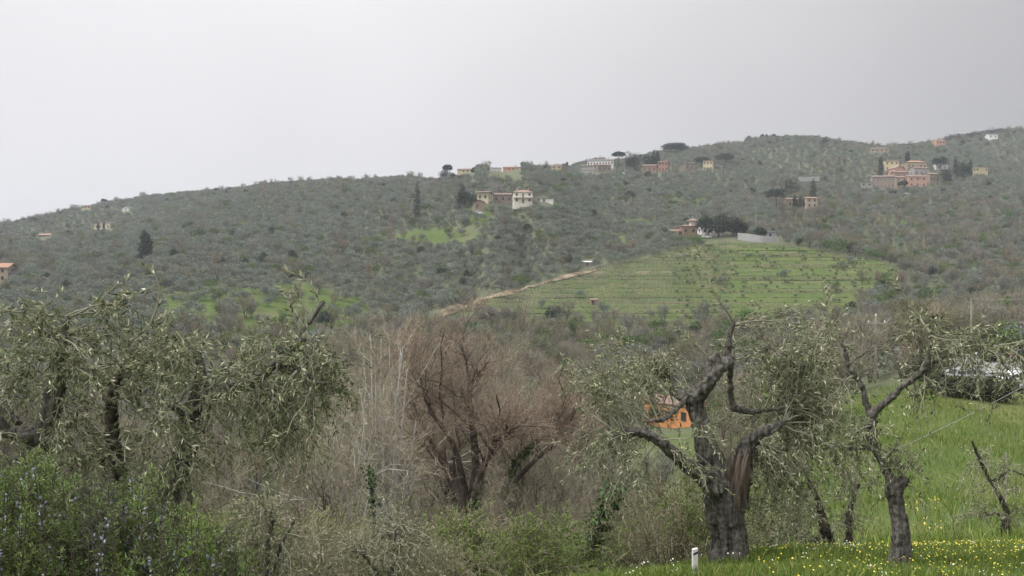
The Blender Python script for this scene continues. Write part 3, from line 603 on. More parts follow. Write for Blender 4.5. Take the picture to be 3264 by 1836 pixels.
KS = [(olive, 'grey-green hillside olive', 'olive tree', 'olive trees on the far hillside', 290, 'olive_grove', 'distant grey-green olive grove covering the upper hillside'),
      (bare, 'leafless brown valley tree', 'tree', 'bare trees in the valley wood', 260, 'bare_wood', 'distant leafless brown scrub wood'),
      (green, 'yellow-green tree coming into leaf', 'tree', 'green trees on the far slopes', 220, 'green_wood', 'distant young green trees on the slopes'),
      (dark, 'dark evergreen tree', 'tree', 'dark evergreens among the olives', 220, 'dark_wood', 'distant dark evergreen trees')]
for q_, (k, lab, cat, grp, nmax, sn, sl_) in enumerate(KS):
    ii = np.where(kd == q_)[0]; ii = ii[np.argsort(d[ii])]; ind, rest = ii[:nmax], ii[nmax:]; k.src = []
    for n_, i_ in enumerate(ind):
        s = np.clip(rng.normal(.92, .2), .5, 1.4)
        if q_ == 1: s = rng.uniform(.6, 1.15)*(1.25 if d[i_] < 285 else .9)
        if q_ == 3: s *= .75
        zn = ('beyond the left-hand olives' if px[i_] < 700 else 'beyond the pale-stemmed trees' if px[i_] < 1300 else 'below the dirt track and vine rows' if px[i_] < 2050 else 'behind the big olive' if px[i_] < 2480 else 'towards the right edge')+(', near the valley floor' if d[i_] < 160 else ', part way up' if d[i_] < 270 else ', higher up the slope')
        r_ = inst_tree(k, n_, pts[i_]-np.array([0, 0, .1]), s, rng.uniform(0, 6.28), lab+' '+zn, cat, grp+' '+zn)
        if n_ < len(k.crowns): k.src.append(r_.children[0] if r_.children else [c_ for c_ in bpy.data.objects if c_.parent == r_][0])
    if len(rest): scatter_stuff(sn, sl_, cat, k, pts[rest]-np.array([0, 0, .1]), np.clip(rng.normal(.92, .2, len(rest)), .45, 1.45)*(1.05 if q_ == 1 else 1)*(.8 if q_ == 3 else 1), rng.integers(0, len(k.src), len(rest)))
print('scatter', [int((kd == q_).sum()) for q_ in range(4)])

# ------------------------------------------------------------------ particular distant trees
def crest(px):
    dd = np.linspace(600, 1100, 200); x = (px-CX)/F*dd; z = ground(x, dd); k = int(np.argmax(z/dd)); return np.array([x[k], dd[k], z[k]-.2])
def single(name, label, cat, shape, n, px, py_top, py_base, d, ls, lw, cols=DKC, nb=16, trunk=True, shell=.5, group=None, th=.06):
    d = min(d, crest(px)[1]-2) if d > 690 else d
    b0 = P(px, py_base, d); b0[2] = g1(b0[0], b0[1])-.1; h = max((CY-py_top)/F*d-b0[2], 2.0); r = empty(name, b0, 0, label, cat, group)
    obj('crown', cm('crown', clump_crown(n, shape(h), ls, lw, cols, [3, 2, 2], nb=nb, shell=shell, up=.3), M['leaf_r']), r)
    if trunk:
        t = np.linspace(0, 1, 6); p_ = np.stack([.1*np.sin(t*3), t*0, (h*.8+1.5)*t-1.5], -1); v, q_ = tubes(p_[None], (h*th*.5*(1-.5*t))[None], 8); obj('trunk', mesh('trunk', v, q_, M['trunk_far']), r)
    return r
def cyp(label, px, top, base, d, wpx, grp=None, n=900):
    wm_ = wpx/F*d; single('cypress', label, 'cypress', lambda h: cyp_shape(wm_, h), n, px, top, base, d, max(.35, d*.0014), max(.16, d*.0007), nb=14, group=grp, th=.04)
def umb(label, px, top, base, d, wpx, thpx, n=1200, grp=None):
    wm_, tm = wpx/F*d, thpx/F*d; single('stone_pine', label, 'pine', lambda h: umb_shape(wm_, h, tm), n, px, top, base, d, max(.4, d*.0014), max(.2, d*.0008), nb=18, group=grp)
def rnd(label, px, top, base, d, wpx, name='evergreen_tree', cat='tree', n=1200, cols=DKC, grp=None):
    wm_ = wpx/F*d; single(name, label, cat, lambda h: round_shape(wm_*1.05, h*.98, 0), n, px, top, base, d, max(.4, d*.0014), max(.2, d*.0008), cols, nb=20, group=grp)
cyp('tall dark cypress standing alone on the left hillside', 465, 732, 845, 380, 46, n=4500)
cyp('dark cypress alone on the slope left of the cream house', 1330, 583, 642, 470, 24, n=1200)
rnd('dark conifer clump left of the narrow cream house', 1482, 600, 646, 460, 62, n=1800)
cyp('pointed dark conifer rising from the clump left of the narrow cream house', 1471, 578, 640, 462, 26)
cyp('tall cypress at the left end of the hamlet', 2808, 497, 556, 665, 17); cyp('cypress behind the hamlet roofs', 2893, 481, 530, 715, 15)
cyp('tall cypress right of the hamlet, left of the pair', 3046, 500, 575, 660, 17); cyp('tall cypress right of the hamlet, right of the pair', 3093, 508, 572, 665, 16)
rnd('dark clipped trees between the two hamlet cypresses', 3070, 511, 556, 668, 34); rnd('round dark tree at the right front of the hamlet', 3018, 533, 588, 650, 38)
umb('umbrella pine behind the hamlet', 2998, 496, 545, 690, 50, 26); umb('small umbrella tree in front of the tan hamlet house', 2879, 573, 601, 640, 32, 16)
cyp('dark cypress behind the stone farmhouse', 2592, 565, 640, 535, 23); umb('leaning umbrella pine left of the stone farmhouse', 2474, 596, 658, 520, 66, 30, 1500)
rnd('dark bushy tree above the stone farmhouse', 2522, 556, 605, 580, 44); cyp('dark fir in front of the stone farmhouse wing', 2533, 618, 672, 512, 16); cyp('broad fir in front of the stone farmhouse wing', 2553, 620, 670, 512, 26)
for k, (x, t_, b_, w_) in enumerate([(2250, 680, 752, 60), (2290, 672, 752, 74), (2335, 672, 756, 70), (2358, 690, 756, 40)]):
    (rnd(['left pine', 'tall middle pine', 'tall right pine', 'small rightmost pine'][k]+' of the dark group over the villa', x, t_-4+5*k, b_-16, 402+k*3, w_*.95, 'stone_pine', 'pine', 2400) if k else umb('left pine of the dark group over the villa', x, t_, b_, 402, w_*1.1, 50, 2200))
rnd('round dark bush behind the grey retaining wall', 2425, 716, 762, 398, 40)
rnd('fresh green willow-like tree left below the villa', 2205, 742, 800, 388, 66, 'green_tree', cols=GRC)
umb('small round pine on the left skyline', 332, 632, 660, 830, 20, 9, 500); umb('round pine on the skyline beside the yellow house', 1426, 521, 562, 720, 30, 18)
rnd('dark low tree beneath the round skyline pine', 1418, 538, 562, 715, 30); rnd('dark garden tree between the yellow and white skyline houses', 1512, 533, 560, 690, 18); cyp('small dark cypress left of the white skyline house', 1553, 528, 562, 690, 14)
cyp('tiny cypress right of the small yellow skyline house', 1807, 516, 545, 705, 14)
umb('umbrella pine at right end of the long white building', 1972, 480, 532, 710, 44, 17); rnd('large dark pine on the ridge, beside the umbrella pine', 2018, 476, 545, 705, 50, 'stone_pine', 'pine', 1800)
rnd('brown-dark ridge tree left of the brick-red house', 2072, 492, 548, 712, 44); cyp('left pointed fir on the ridge above the brick-red house', 2084, 477, 530, 720, 16); cyp('right pointed fir on the ridge above the brick-red house', 2096, 480, 530, 720, 14)
umb('huge flat-domed pine on the skyline', 2152, 450, 492, 800, 86, 26, 2600); umb('broad umbrella pine above the yellow ridge house', 2240, 495, 545, 720, 56, 26); umb('broad umbrella pine right of the yellow ridge house', 2312, 484, 548, 720, 60, 24)
for x, t_, b_, w_ in [(2386, 432, 472, 28), (2430, 427, 460, 16), (2443, 428, 460, 14), (2466, 427, 462, 22), (2374, 450, 486, 10)]: cyp('dark conifer on the skyline crest above the ridge houses', x, t_, b_, 930, w_, 'conifers on the crest', 500)
for x, t_, b_, w_ in [(2400, 470, 505, 30), (2428, 466, 506, 34), (2458, 468, 508, 32), (2478, 476, 508, 26), (2505, 480, 510, 34), (2535, 482, 512, 36), (2600, 490, 516, 34)]: rnd('dark evergreen in the dark band below the crest', x, t_, b_, 860, w_, n=600, grp='dark band below the crest')
for x, t_, b_, w_ in [(2691, 452, 482, 14), (2712, 460, 482, 9), (2728, 460, 482, 11), (2748, 455, 484, 18), (2738, 456, 484, 10)]: cyp('dark conifer on the skyline saddle left of the low building', x, t_, b_, 930, w_, 'conifers on the saddle', 450)
for x, lab in ((313, 'left'), (331, 'right')): cyp(lab+' cypress in front of the pale yellow left hillside house', x, 708, 736, 680, 7, n=300)
for x, t_, b_, w_, lab in [(2880, 456, 500, 50, 'grey'), (3040, 425, 455, 60, 'low'), (3170, 408, 440, 70, 'highest'), (3110, 418, 445, 44, 'small')]: rnd(lab+' bushy tree on the top right crest', x, t_, b_, 960, w_, n=700, cols=[(.06, .06, .05), (.09, .085, .07), (.05, .055, .04)])
for n_, (x, dd, w_) in enumerate([(2990, 68, 60), (3040, 66, 90), (3110, 65, 100), (3180, 64, 100), (2950, 75, 70), (3000, 96, 80), (3150, 98, 60)]):
    hh_ = 1.3 if dd < 72 else 2.4; gz = g1((x-CX)/F*dd, dd); rnd(['left end of the', 'second bush of the', 'middle of the', 'right end of the', 'tall leftmost bush beyond the', 'tall dark bush behind the', 'right rear bush behind the'][n_]+' dark hedge in front of the parked cars', x, CY-F*(gz+hh_)/dd, CY-F*gz/dd, dd, w_, 'hedge_bush', 'hedge', 900, [(.075, .08, .05), (.11, .11, .075), (.055, .06, .035)])
# bare trees on the skyline
def crest(px):
    dd = np.linspace(600, 1100, 200); x = (px-CX)/F*dd; z = ground(x, dd); k = int(np.argmax(z/dd)); return np.array([x[k], dd[k], z[k]-.2])
for x, s, lab in [(1308, 7.5, 'lone round leafless tree on the skyline, left of the round pine')]: inst_tree(bare, 0, crest(x), s/5.5*1.2, 0, lab, 'tree', None)
for n_, x in enumerate([690, 706, 722, 735, 748, 762, 775, 820, 840, 885, 960, 985, 1010, 1050, 1085, 1110, 1140, 1170, 228, 246, 186, 365, 2560, 2610, 2640, 2780, 2940, 2960]):
    inst_tree(bare, n_, crest(x), rng.uniform(.8, 1.5), n_*1.7, 'leafless tree silhouetted on the skyline', 'tree', 'bare trees along the skyline')
# pinkish tree and white blossom
PK = [(.30, .19, .16), (.24, .15, .13), (.34, .24, .20)]; WB = [(.42, .40, .38), (.5, .48, .46), (.3, .29, .27)]
rnd('pinkish-brown tree on the left hillside below the skyline', 722, 638, 672, 770, 44, 'pink_tree', 'tree', 900, PK); rnd('whitish blossoming tree on the right hillside', 3082, 788, 832, 440, 68, 'blossom_tree', 'tree', 700, WB)
rnd('small white blossoming tree on the terraced vineyard', 2160, 838, 872, 372, 60, 'blossom_tree', 'tree', 350, [(.25, .25, .17), (.33, .33, .27), (.2, .22, .13)])
rnd('pale rounded leafless tree behind the low stone house', 1588, 572, 640, 475, 40, 'pale_tree', 'tree', 700, [(.22, .205, .19), (.26, .24, .22), (.18, .17, .16)])

# ------------------------------------------------------------------ vineyard terraces
levels = np.arange(-11.5, 21.5, 1.62); xs = np.linspace(-28, 170, 150); ysd = np.linspace(252, 400, 240); XX, YY = np.meshgrid(xs, ysd, indexing='ij'); ZZ = ground(XX, YY)
bushes = []; ORD = ['lowest', 'second', 'third', 'fourth', 'fifth', 'sixth', 'seventh', 'eighth', 'ninth', 'tenth', 'eleventh', 'twelfth', 'thirteenth', 'fourteenth', 'fifteenth', 'sixteenth', 'seventeenth', 'eighteenth', 'nineteenth', 'twentieth', 'twenty-first', 'twenty-second', 'twenty-third', 'twenty-fourth', 'twenty-fifth', 'twenty-sixth', 'twenty-seventh', 'twenty-eighth']
for k, lv in enumerate(levels):
    run, runs = [], []
    for i_ in range(len(xs)):
        zc = ZZ[i_]; up_ = np.where((zc[:-1] < lv) & (zc[1:] >= lv))[0]; good = False
        if len(up_):
            a = up_[0]; y = ysd[a]+(lv-zc[a])/(zc[a+1]-zc[a])*(ysd[1]-ysd[0]); p_ = np.array([xs[i_], y, lv]); qx, qy = proj(p_)
            if inpoly(np.array([qx]), np.array([qy]), VINE)[0] and (not run or abs(y-run[-1][1]) < 9): run.append(p_); good = True
        if not good:
            if len(run) > 8: runs.append(np.array(run))
            run = []
    if len(run) > 8: runs.append(np.array(run))
    for rn in runs:
        root = empty('vine_row', rn[len(rn)//2], 0, ORD[k]+' vine row of the terraced hill, counted up from the valley scrub', 'vine row', 'vine rows on the terraced hill'); o0 = rn[len(rn)//2]
        qq = resample(rn, len(rn)*2); T = nrm(np.gradient(qq, axis=0)); S = np.stack([T[:, 1], -T[:, 0], T[:, 0]*0], -1); S = S*np.sign(-S[:, 1:2]+1e-9)    # towards the camera, downhill
        rf = rng.uniform(.6, 1.7); jt = np.cumsum(rng.normal(0, .12, (len(qq), 1)), 0)*.5; jt -= jt.mean(); jt = np.clip(jt, -1.2, 1.2); sec = [(.7+.6*rf, -1.0), (.75, .05), (.05, .18*rf), (-.7*rf, .02)]
        nv_ = np.clip(np.interp(np.arange(len(qq)), np.arange(0, len(qq)+12, 5), rng.normal(.75, .45, len(np.arange(0, len(qq)+12, 5)))), 0, 1.4)[:, None]; V = np.stack([qq+S*(a*(.4+.6*nv_)+jt)+np.array([0, 0, b])*(nv_ if b > 0 else 1)-np.array([0, 0, .12])*(nv_ < .2)+np.stack([jt[:, 0]*0, jt[:, 0]*0, rng.normal(0, .1, len(qq))], -1) for a, b in sec], 1)-o0; m_ = len(sec)
        Q_ = np.array([(i*m_+j, (i+1)*m_+j, (i+1)*m_+j+1, i*m_+j+1) for i in range(len(qq)-1) for j in range(m_-1)])
        bc = np.where(np.interp(np.arange(len(qq)), np.arange(0, len(qq)+12, 8), rng.random(len(np.arange(0, len(qq)+12, 8))))[:, None] < rng.uniform(.3, .75), [[.135, .12, .07]], [[.085, .10, .042]])*rng.uniform(.7, 1.15, (len(qq), 1))
        obj('terrace_bank', mesh('terrace_bank', V.reshape(-1, 3), Q_, M['twig_r'], np.repeat(bc, m_, 0)), root)
        px_, py_ = proj(qq); vin = qq[(px_ < 2330) | (k % 3 == 0)]
        if len(vin) > 4:
            st = vin[::2]; B_ = len(st); b0 = st-o0-np.array([0, 0, .2]); pst = np.stack([b0, b0+np.array([0, 0, 1.9])], 1); v, q_ = tubes(pst, np.full((B_, 2), .045), 4)
            props(obj('trellis_post', mesh('trellis_post', v, q_, M['pole_wood']), root), kind='stuff')
            m2 = len(vin)*14; ix = rng.integers(0, len(vin)-1, m2); p0 = vin[ix]+(vin[ix+1]-vin[ix])*rng.random((m2, 1))+np.stack([rng.normal(0, .1, m2), rng.normal(0, .15, m2), rng.uniform(.0, 1.0, m2)], -1)-o0
            v, q_ = quads_leaf(p0, nrm(rng.normal(size=(m2, 3))*np.array([1, .4, .9])), .9, .07); props(obj('vine', mesh('vine', v, q_, M['twig_r'], palette(m2, [(.12, .095, .075), (.17, .14, .11), (.10, .11, .06)], [2, 2, 1])), root), kind='stuff')
        for p_, x_ in zip(qq[::2], px_[::2]):
            if x_ > 2150 and rng.random() < .30: bushes.append(p_)
youngs = [cm('crown', clump_crown(220, round_shape(1.5, 1.7, .1), .32, .12, [(.13, .145, .10), (.17, .18, .13), (.10, .115, .07)], [3, 2, 2], nb=7), M['leaf_r']) for _ in range(3)]
for n_, p_ in enumerate(bushes[:290]):
    o_ = props(obj('young_olive', youngs[n_ % 3], loc=p_-np.array([0, 0, .1])), 'small dark young olive bush planted along the right-hand terraces', 'bush', 'young olives on the right-hand terraces'); s = rng.uniform(.45, 1.05); o_.scale = (s, s, s); o_.rotation_euler = (0, 0, n_)
print('bushes', len(bushes))

# ------------------------------------------------------------------ poles and wires
def pole(label, px, top, base, d, r, m='pole_concrete', arm=False):
    b_ = P(px, base, d); h = (base-top)/F*d; root = empty('utility_pole', b_, 0, label, 'pole'); t = np.linspace(0, 1, 4)
    v, q_ = tubes(np.stack([t*0, t*0, (h+1.5)*t-1.5], -1)[None], (r*(1-.35*t))[None], 8); b = MB().add(v, q_); b.box(-r*.6, r*.6, -r*.6, r*.6, h-.01, h+.02); b.build('shaft', M[m], root)
    if arm:
        MB().box(-.9, .9, -.05-r, .05-r, h-.75, h-.63).build('crossarm', M['pole_wood'], root)
        for x in (-.8, 0, .8):
            z0 = h-.63 if x else h+.02
            v, q_ = tubes(np.array([[(x, -r if x else 0, z0), (x, -r if x else 0, z0+.1), (x, -r if x else 0, z0+.22)]]), np.array([[.05, .08, .03]]), 8); obj('insulator', mesh('insulator', v, q_, M['white_frame']), root)
    return b_+np.array([0, 0, h])
pole('wooden power pole with crossarm and insulators standing behind the right-hand olives', 2792, 1008, 1275, 88, .17, 'pole_wood', True)
e1 = pole('plain tall pole at the right edge above the parked cars', 3096, 952, 1150, 125, .15, 'pole_wood')
for lab, x, t_, b_, dd in [('thin pole beside the narrow cream house', 1571, 606, 655, 445), ('thin pale pole on the slope right above the cream house', 1699, 586, 606, 520), ('right-hand thin pale pole on the slope right of the cream house', 1733, 567, 596, 540), ('thin pole behind the low stone house', 1615, 598, 640, 480),
  ('thin pole beside the ridge pines', 1990, 506, 545, 680), ('thin pole right of the brick-red ridge house', 2139, 505, 550, 680), ('thin pole right of the yellow ridge house', 2299, 518, 556, 680), ('pale pole on the bright grass of the right hillside', 2803, 668, 712, 500), ('pale pole among the right hillside trees', 2945, 744, 790, 440), ('thin pole above the grey retaining wall', 2409, 660, 740, 430), ('short pale pole at left hillside near the orange roof', 177, 738, 758, 690)]: pole(lab, x, t_, b_, dd, .11)
def wire(name, label, a, b, sag, r):
    t = np.linspace(0, 1, 24)[:, None]; p_ = a*(1-t)+b*t; p_[:, 2] -= 4*sag*(t*(1-t))[:, 0]; v, q_ = tubes(p_[None], np.full((1, 24), r), 5); return props(obj(name, mesh(name, v, q_, M['wire'])), label, 'wire')
wire('overhead_wire', 'thin wire running right from the top of the plain tall pole', e1, e1+np.array([60, 6, .6]), .5, .02)

# ------------------------------------------------------------------ parked cars
def car(label, loc, rz, paint):
    root = empty('parked_car', loc, rz, label, 'car'); Lh, W = 2.1, .84
    prof = [(-2.08, .32), (-2.12, .62), (-2.05, .86), (-1.95, .95), (1.05, .93), (1.85, .80), (2.08, .62), (2.1, .35), (1.7, .22), (-1.7, .22)]
    def loft(pr, ws):
        n_ = len(pr); V = []
        for s in (-1, 1): V += [(x, s*w_, z) for (x, z), w_ in zip(pr, ws)]
        Fq = [(i, (i+1) % n_, (i+1) % n_+n_, i+n_) for i in range(n_)]; b = MB(); b.add(V, Fq); b.add(V, [tuple(range(n_-1, -1, -1))]); b.add(V, [tuple(range(n_, 2*n_))]); return b
    body = loft(prof, [.78, .82, .84, .82, .84, .80, .74, .74, .80, .80]).build('body', M[paint], root); bv = body.modifiers.new('bevel', 'BEVEL'); bv.width = .06; bv.segments = 3; bv.limit_method = 'ANGLE'
    cab = [(-1.93, .94), (-1.55, 1.40), (-1.1, 1.47), (.15, 1.45), (.40, 1.38), (1.10, .92)]; V = []
    for s in (-1, 1): V += [(x, s*(.80 if z < 1 else .62), z) for x, z in cab]
    n_ = len(cab); b = MB(); b.add(V, [(i, (i+1) % n_, (i+1) % n_+n_, i+n_) for i in range(n_)]); b.add(V, [tuple(range(n_-1, -1, -1))]); b.add(V, [tuple(range(n_, 2*n_))]); c_ = b.build('cabin', M[paint], root)
    def slerp(x, z): return (.80+(.62-.80)*(z-.94)/.46)
    for s in (-1, 1):
        for q4 in ([(-1.72, .99), (-.98, .99), (-.98, 1.38), (-1.48, 1.36)], [(-.90, .99), (-.08, .99), (-.08, 1.39), (-.90, 1.39)], [(0, .99), (.86, .99), (.36, 1.33), (0, 1.38)]):
            V = [(x, s*(slerp(x, z)+.012), z) for x, z in q4]+[(x, s*(slerp(x, z)-.02), z) for x, z in q4]
            MB().add(V, [(0, 1, 2, 3), (7, 6, 5, 4), (0, 4, 5, 1), (1, 5, 6, 2), (2, 6, 7, 3), (3, 7, 4, 0)]).build('side_window', M['window'], c_)
        MB().box(.78, .95, s*.9-.09, s*.9+.09, .93, 1.06).build('mirror', M[paint], root)
        for x, m_, nm_ in ((2.0, 'lamp_glass', 'headlight'), (-2.08, 'tail_red', 'tail_light')): MB().box(x-.06, x+.08, s*.58-.15, s*.58+.15, .62, .78).build(nm_, M[m_], root)
        for x in (-1.3, 1.32):
            a = np.linspace(0, 2*np.pi, 19)[:-1]; wl = MB(); yy = np.array([-.1, .1])+s*.74
            V = np.concatenate([np.stack([x+.31*np.cos(a), np.full(18, y_), .31+.31*np.sin(a)], -1) for y_ in yy]); wl.add(V, [(i, (i+1) % 18, (i+1) % 18+18, i+18) for i in range(18)]); wl.add(V, [tuple(range(17, -1, -1))]); wl.add(V, [tuple(range(18, 36))]); t_ = wl.build('wheel', M['rubber'], root)
            rm_ = MB(); yo = s*.85; V = np.stack([x+.2*np.cos(a), np.full(18, yo), .31+.2*np.sin(a)], -1); V = np.concatenate([V, V-np.array([0, s*.02, 0])]); rm_.add(V, [tuple(range(18))]); rm_.add(V, [(i, (i+1) % 18, (i+1) % 18+18, i+18) for i in range(18)]); rm_.build('rim', M['rim'], t_)
    ws = [(.47, .57, 1.35), (.47, -.57, 1.35), (1.06, -.72, .955), (1.06, .72, .955)]; MB().add([(x+.02, y, z+.02) for x, y, z in ws]+[(x-.03, y, z-.02) for x, y, z in ws], [(0, 1, 2, 3), (7, 6, 5, 4), (0, 4, 5, 1), (2, 6, 7, 3)]).build('windscreen', M['window'], c_)
    rw = [(-1.60, .56, 1.34), (-1.60, -.56, 1.34), (-1.90, -.70, 1.0), (-1.90, .70, 1.0)]; MB().add([(x-.03, y, z+.02) for x, y, z in rw]+[(x+.03, y, z-.02) for x, y, z in rw], [(3, 2, 1, 0), (4, 5, 6, 7)]).build('rear_window', M['window'], c_)
    MB().box(-2.14, -2.1, -.26, .26, .5, .61).build('number_plate', M['white_frame'], root)
    return root
def onground(x, y, up=0.0): return np.array([x, y, g1(x, y)+up])
def at(px, d, up=0.0): return onground((px-CX)/F*d, d, up)
car('silver hatchback parked side-on at the right edge behind the hedge', at(3105, 76, .08), R(-4), 'car_silver')
car('small white car parked behind the silver hatchback', at(3090, 108, .12), R(-70), 'car_white')
car('white car cut by the right edge, parked in front of the silver hatchback', at(3262, 74, .08), R(8), 'car_white')
car('dark car at the right edge behind the white cars', at(3275, 112, .12), R(5), 'car_dark')
car('white car parked among dark bushes below the villa', at(2252, 402, .1), R(10), 'car_white')
car('white car on the ridge road under the pines', at(1992, 682, .1), R(5), 'car_white')
car('white car in front of the small brown shed', at(1528, 434, .1), R(0), 'car_white')
for x, lab in ((2866, 'left'), (2890, 'right')): car(lab+' white car parked under the small umbrella tree of the hamlet', at(x, 632, .1), R(20), 'car_white')

# ------------------------------------------------------------------ bare deciduous trees in the near valley
def skel(limbs, levels, mats, leafless=True):
    """limbs: list of (n,4) polylines xyz+r"""
    q_ = [resample(np.asarray(l_, float), 10) for l_ in limbs]; P0 = np.stack([a[:, :3] for a in q_]); R0 = np.stack([a[:, 3] for a in q_])
    trunk = MB(); v, f = tubes(P0, R0, 9, .08); trunk.add(v, f); cur = (P0, R0); tw = MB()
    for li, (nc, lo, ln, ang, up, npts, sides, rmin, cc) in enumerate(levels):
        cur = spawn(cur[0], cur[1], nc, lo, 1, ln, ang, up, npts, .6, rmin=rmin, wander=.16, tfall=.35)
        v, f = tubes(cur[0], cur[1], sides)
        if li == 0: trunk.add(v, f)
        else: tw.add(v, f, np.repeat(np.asarray(cc)*(1+rng.uniform(-.25, .25, (len(cur[0]), 1))), npts*sides, axis=0))
    return trunk, tw, cur
TC = [(.115, .10, .078), (.185, .16, .12), (.24, .208, .158)]
def gen_limbs(h, nl, r, spread):
    out_ = []
    for k in range(nl):
        a = k*2.4+rng.uniform(-.5, .5); t = np.linspace(0, 1, 7); s = spread*rng.uniform(.5, 1.2); hh = h*rng.uniform(.65, .9)
        x = np.cos(a)*s*h*t**1.4+np.cumsum(rng.normal(0, .02*h, 7)); y = np.sin(a)*s*h*t**1.4+np.cumsum(rng.normal(0, .02*h, 7)); x[0] = y[0] = 0; out_.append(np.stack([x, y, hh*t-.5*(1-t), r*(1-.75*t)], -1))
    return out_
def bare_near(h, nl, r, spread, bark, tint=1.0, dense=1.0):
    lv = [(8, .25, h*.36, .75, .35, 6, 5, .008, None), (8, .15, h*.20, .75, .25, 5, 3, .005, np.array(TC[0])*tint), (int(7*dense), .1, h*.12, .7, .2, 4, 3, .0035, np.array(TC[1])*tint), (int(3*dense), .1, h*.07, .7, .2, 2, 3, .0028, np.array(TC[2])*tint)]
    tk_, tw, _ = skel(gen_limbs(h, nl, r, spread), lv, None); return tk_.me('trunk', M[bark], True), tw.me('twigs', M['twig_r'])
protos = [bare_near(7, 3, .10, .30, 'bare'), bare_near(7, 4, .08, .42, 'bare', 1.05), bare_near(7, 2, .11, .22, 'bare', .95), bare_near(7, 5, .06, .20, 'pale_bark', 1.5, .6)]
def ivy_on(pl, r, n_, parent, o0):
    a = resample(np.asarray(pl, float), 20)[None]; V = []; k = rng.uniform(0, 18.9, n_); i_ = k.astype(int); p_ = a[0][i_]+(a[0][i_+1]-a[0][i_])*(k-i_)[:, None]
    rad = r*rng.uniform(.6, 1.6, (n_, 1))*(1+.5*np.sin(k*1.1)[:, None]); p_ = p_+nrm(rng.normal(size=(n_, 3)))*rad-o0; d_ = nrm(rng.normal(size=(n_, 3))+np.array([0, -.3, -.5])); v, f = quads_leaf(p_, d_, .085, .075)
    return props(obj('ivy', mesh('ivy', v, f, M['leaf'], palette(n_, [(.035, .07, .02), (.06, .11, .03), (.09, .14, .05)], [3, 2, 1])), parent), kind='stuff')
near = [(1230, 36, 1120, 3, 'second pale-stemmed bare tree just right of the whitish upright one'),
 (1060, 26, 1360, 2, 'slim bare tree right of the left olives'), (1690, 34, 1240, 1, 'spreading bare tree right of the big bare tree'), (1350, 42, 1130, 0, 'bare tree behind the left side of the big bare tree'), (1600, 46, 1120, 1, 'tall bare tree behind the right side of the big bare tree'),
 (1810, 40, 1190, 0, 'bare tree left of the big olive crown'), (1960, 28, 1440, 1, 'small bare tree in front of the orange house, low down'), (870, 27, 1500, 1, 'low bare tree beneath the third left olive'), (1400, 24, 1520, 2, 'thin bare sapling low in the middle'),
 (2150, 22, 1530, 2, 'thin dark sapling directly left of the big olive trunk'), (760, 36, 1330, 0, 'bare tree seen through the left olive foliage'), (2480, 42, 1260, 1, 'bare tree seen through the right olive foliage'), (640, 44, 1250, 1, 'bare brown tree behind the third left olive trunk'),
 (1100, 50, 1140, 0, 'bare brown tree behind the pale-stemmed trees'), (1760, 54, 1140, 0, 'bare brown tree behind the left crown of the big olive'), (2330, 46, 1240, 2, 'bare tree behind the big olive trunk'), (300, 42, 1290, 1, 'bare brown tree behind the left olive trunks'),
 (1500, 56, 1130, 1, 'bare brown tree far behind the big bare tree'), (950, 44, 1240, 2, 'bare tree between the left olives and pale-stemmed trees'), (60, 40, 1330, 0, 'bare tree at the left edge under the olive'), (2600, 62, 1180, 1, 'bare tree left of the power pole'), (1045, 21, 1400, 2, 'slim dark bare stem low left of the pale-stemmed trees'), (1135, 24, 1230, 3, 'leftmost of the pale-stemmed bare trees'), (1310, 21, 1480, 2, 'slim bare stem left of the big bare trunk, low'), (1640, 19, 1480, 2, 'slim leaning bare stem right of the big bare trunk'), (1740, 24, 1380, 2, 'slim bare tree left of the ivy-clad leaning trunk'), (1800, 20, 1560, 0, 'small forked bare tree beside the ivy-clad leaning trunk'), (1420, 38, 1100, 2, 'tall slim bare tree directly behind the big bare tree'), (700, 22, 1540, 2, 'slim bare stem between rosemary and pale suckers'), (1560, 22, 1600, 1, 'low twiggy bare bush right of the big bare trunk'), (1270, 20, 1640, 1, 'low twiggy bare bush left of the big bare trunk')]
for n_, (x, dd, top_, pr, lab) in enumerate(near):
    b_ = at(x, dd); h = (CY-top_)/F*dd-b_[2]; s = h/7.2; r_ = empty('bare_tree', b_, n_*1.9, lab, 'tree'); r_.scale = (s*.9, s*.9, s); obj('trunk', protos[pr][0], r_); props(obj('twigs', protos[pr][1], r_), kind='stuff')
# the tree of pale upright dead stems
pd = 25; b_ = at(1225, pd); pr_ = []
for x0, x1, yt in [(1190, 1180, 1065), (1205, 1212, 1080), (1215, 1190, 1180), (1225, 1244, 1120), (1232, 1268, 1110), (1240, 1282, 1105), (1250, 1262, 1260), (1245, 1300, 1175), (1255, 1325, 1340), (1200, 1150, 1230), (1235, 1222, 1330)]:
    a = rng.uniform(-.7, .7); xs_ = np.linspace(0, 1, 6); pr_.append(np.array([np.append(P(1225+(x0-1225)*t_**.5+(x1-x0)*t_+rng.normal(0, 4), (CY-b_[2]/pd*F+20)*(1-t_)+yt*t_, pd+a*t_)-b_, (8-6.2*t_)/F*pd) for t_ in xs_]))
r_ = empty('bare_tree', b_, 0, 'pale-stemmed bare tree with whitish upright branches left of the big bare tree', 'tree')
tk_, tw, _ = skel(pr_, [(6, .4, 1.0, .5, .5, 5, 4, .006, None), (6, .2, .6, .6, .3, 4, 3, .004, np.array(TC[1])*1.3), (5, .1, .4, .6, .2, 3, 3, .003, np.array(TC[2])*1.3)], None); tk_.build('trunk', M['pale_bark'], r_, True); props(tw.build('twigs', M['twig_r'], r_), kind='stuff')
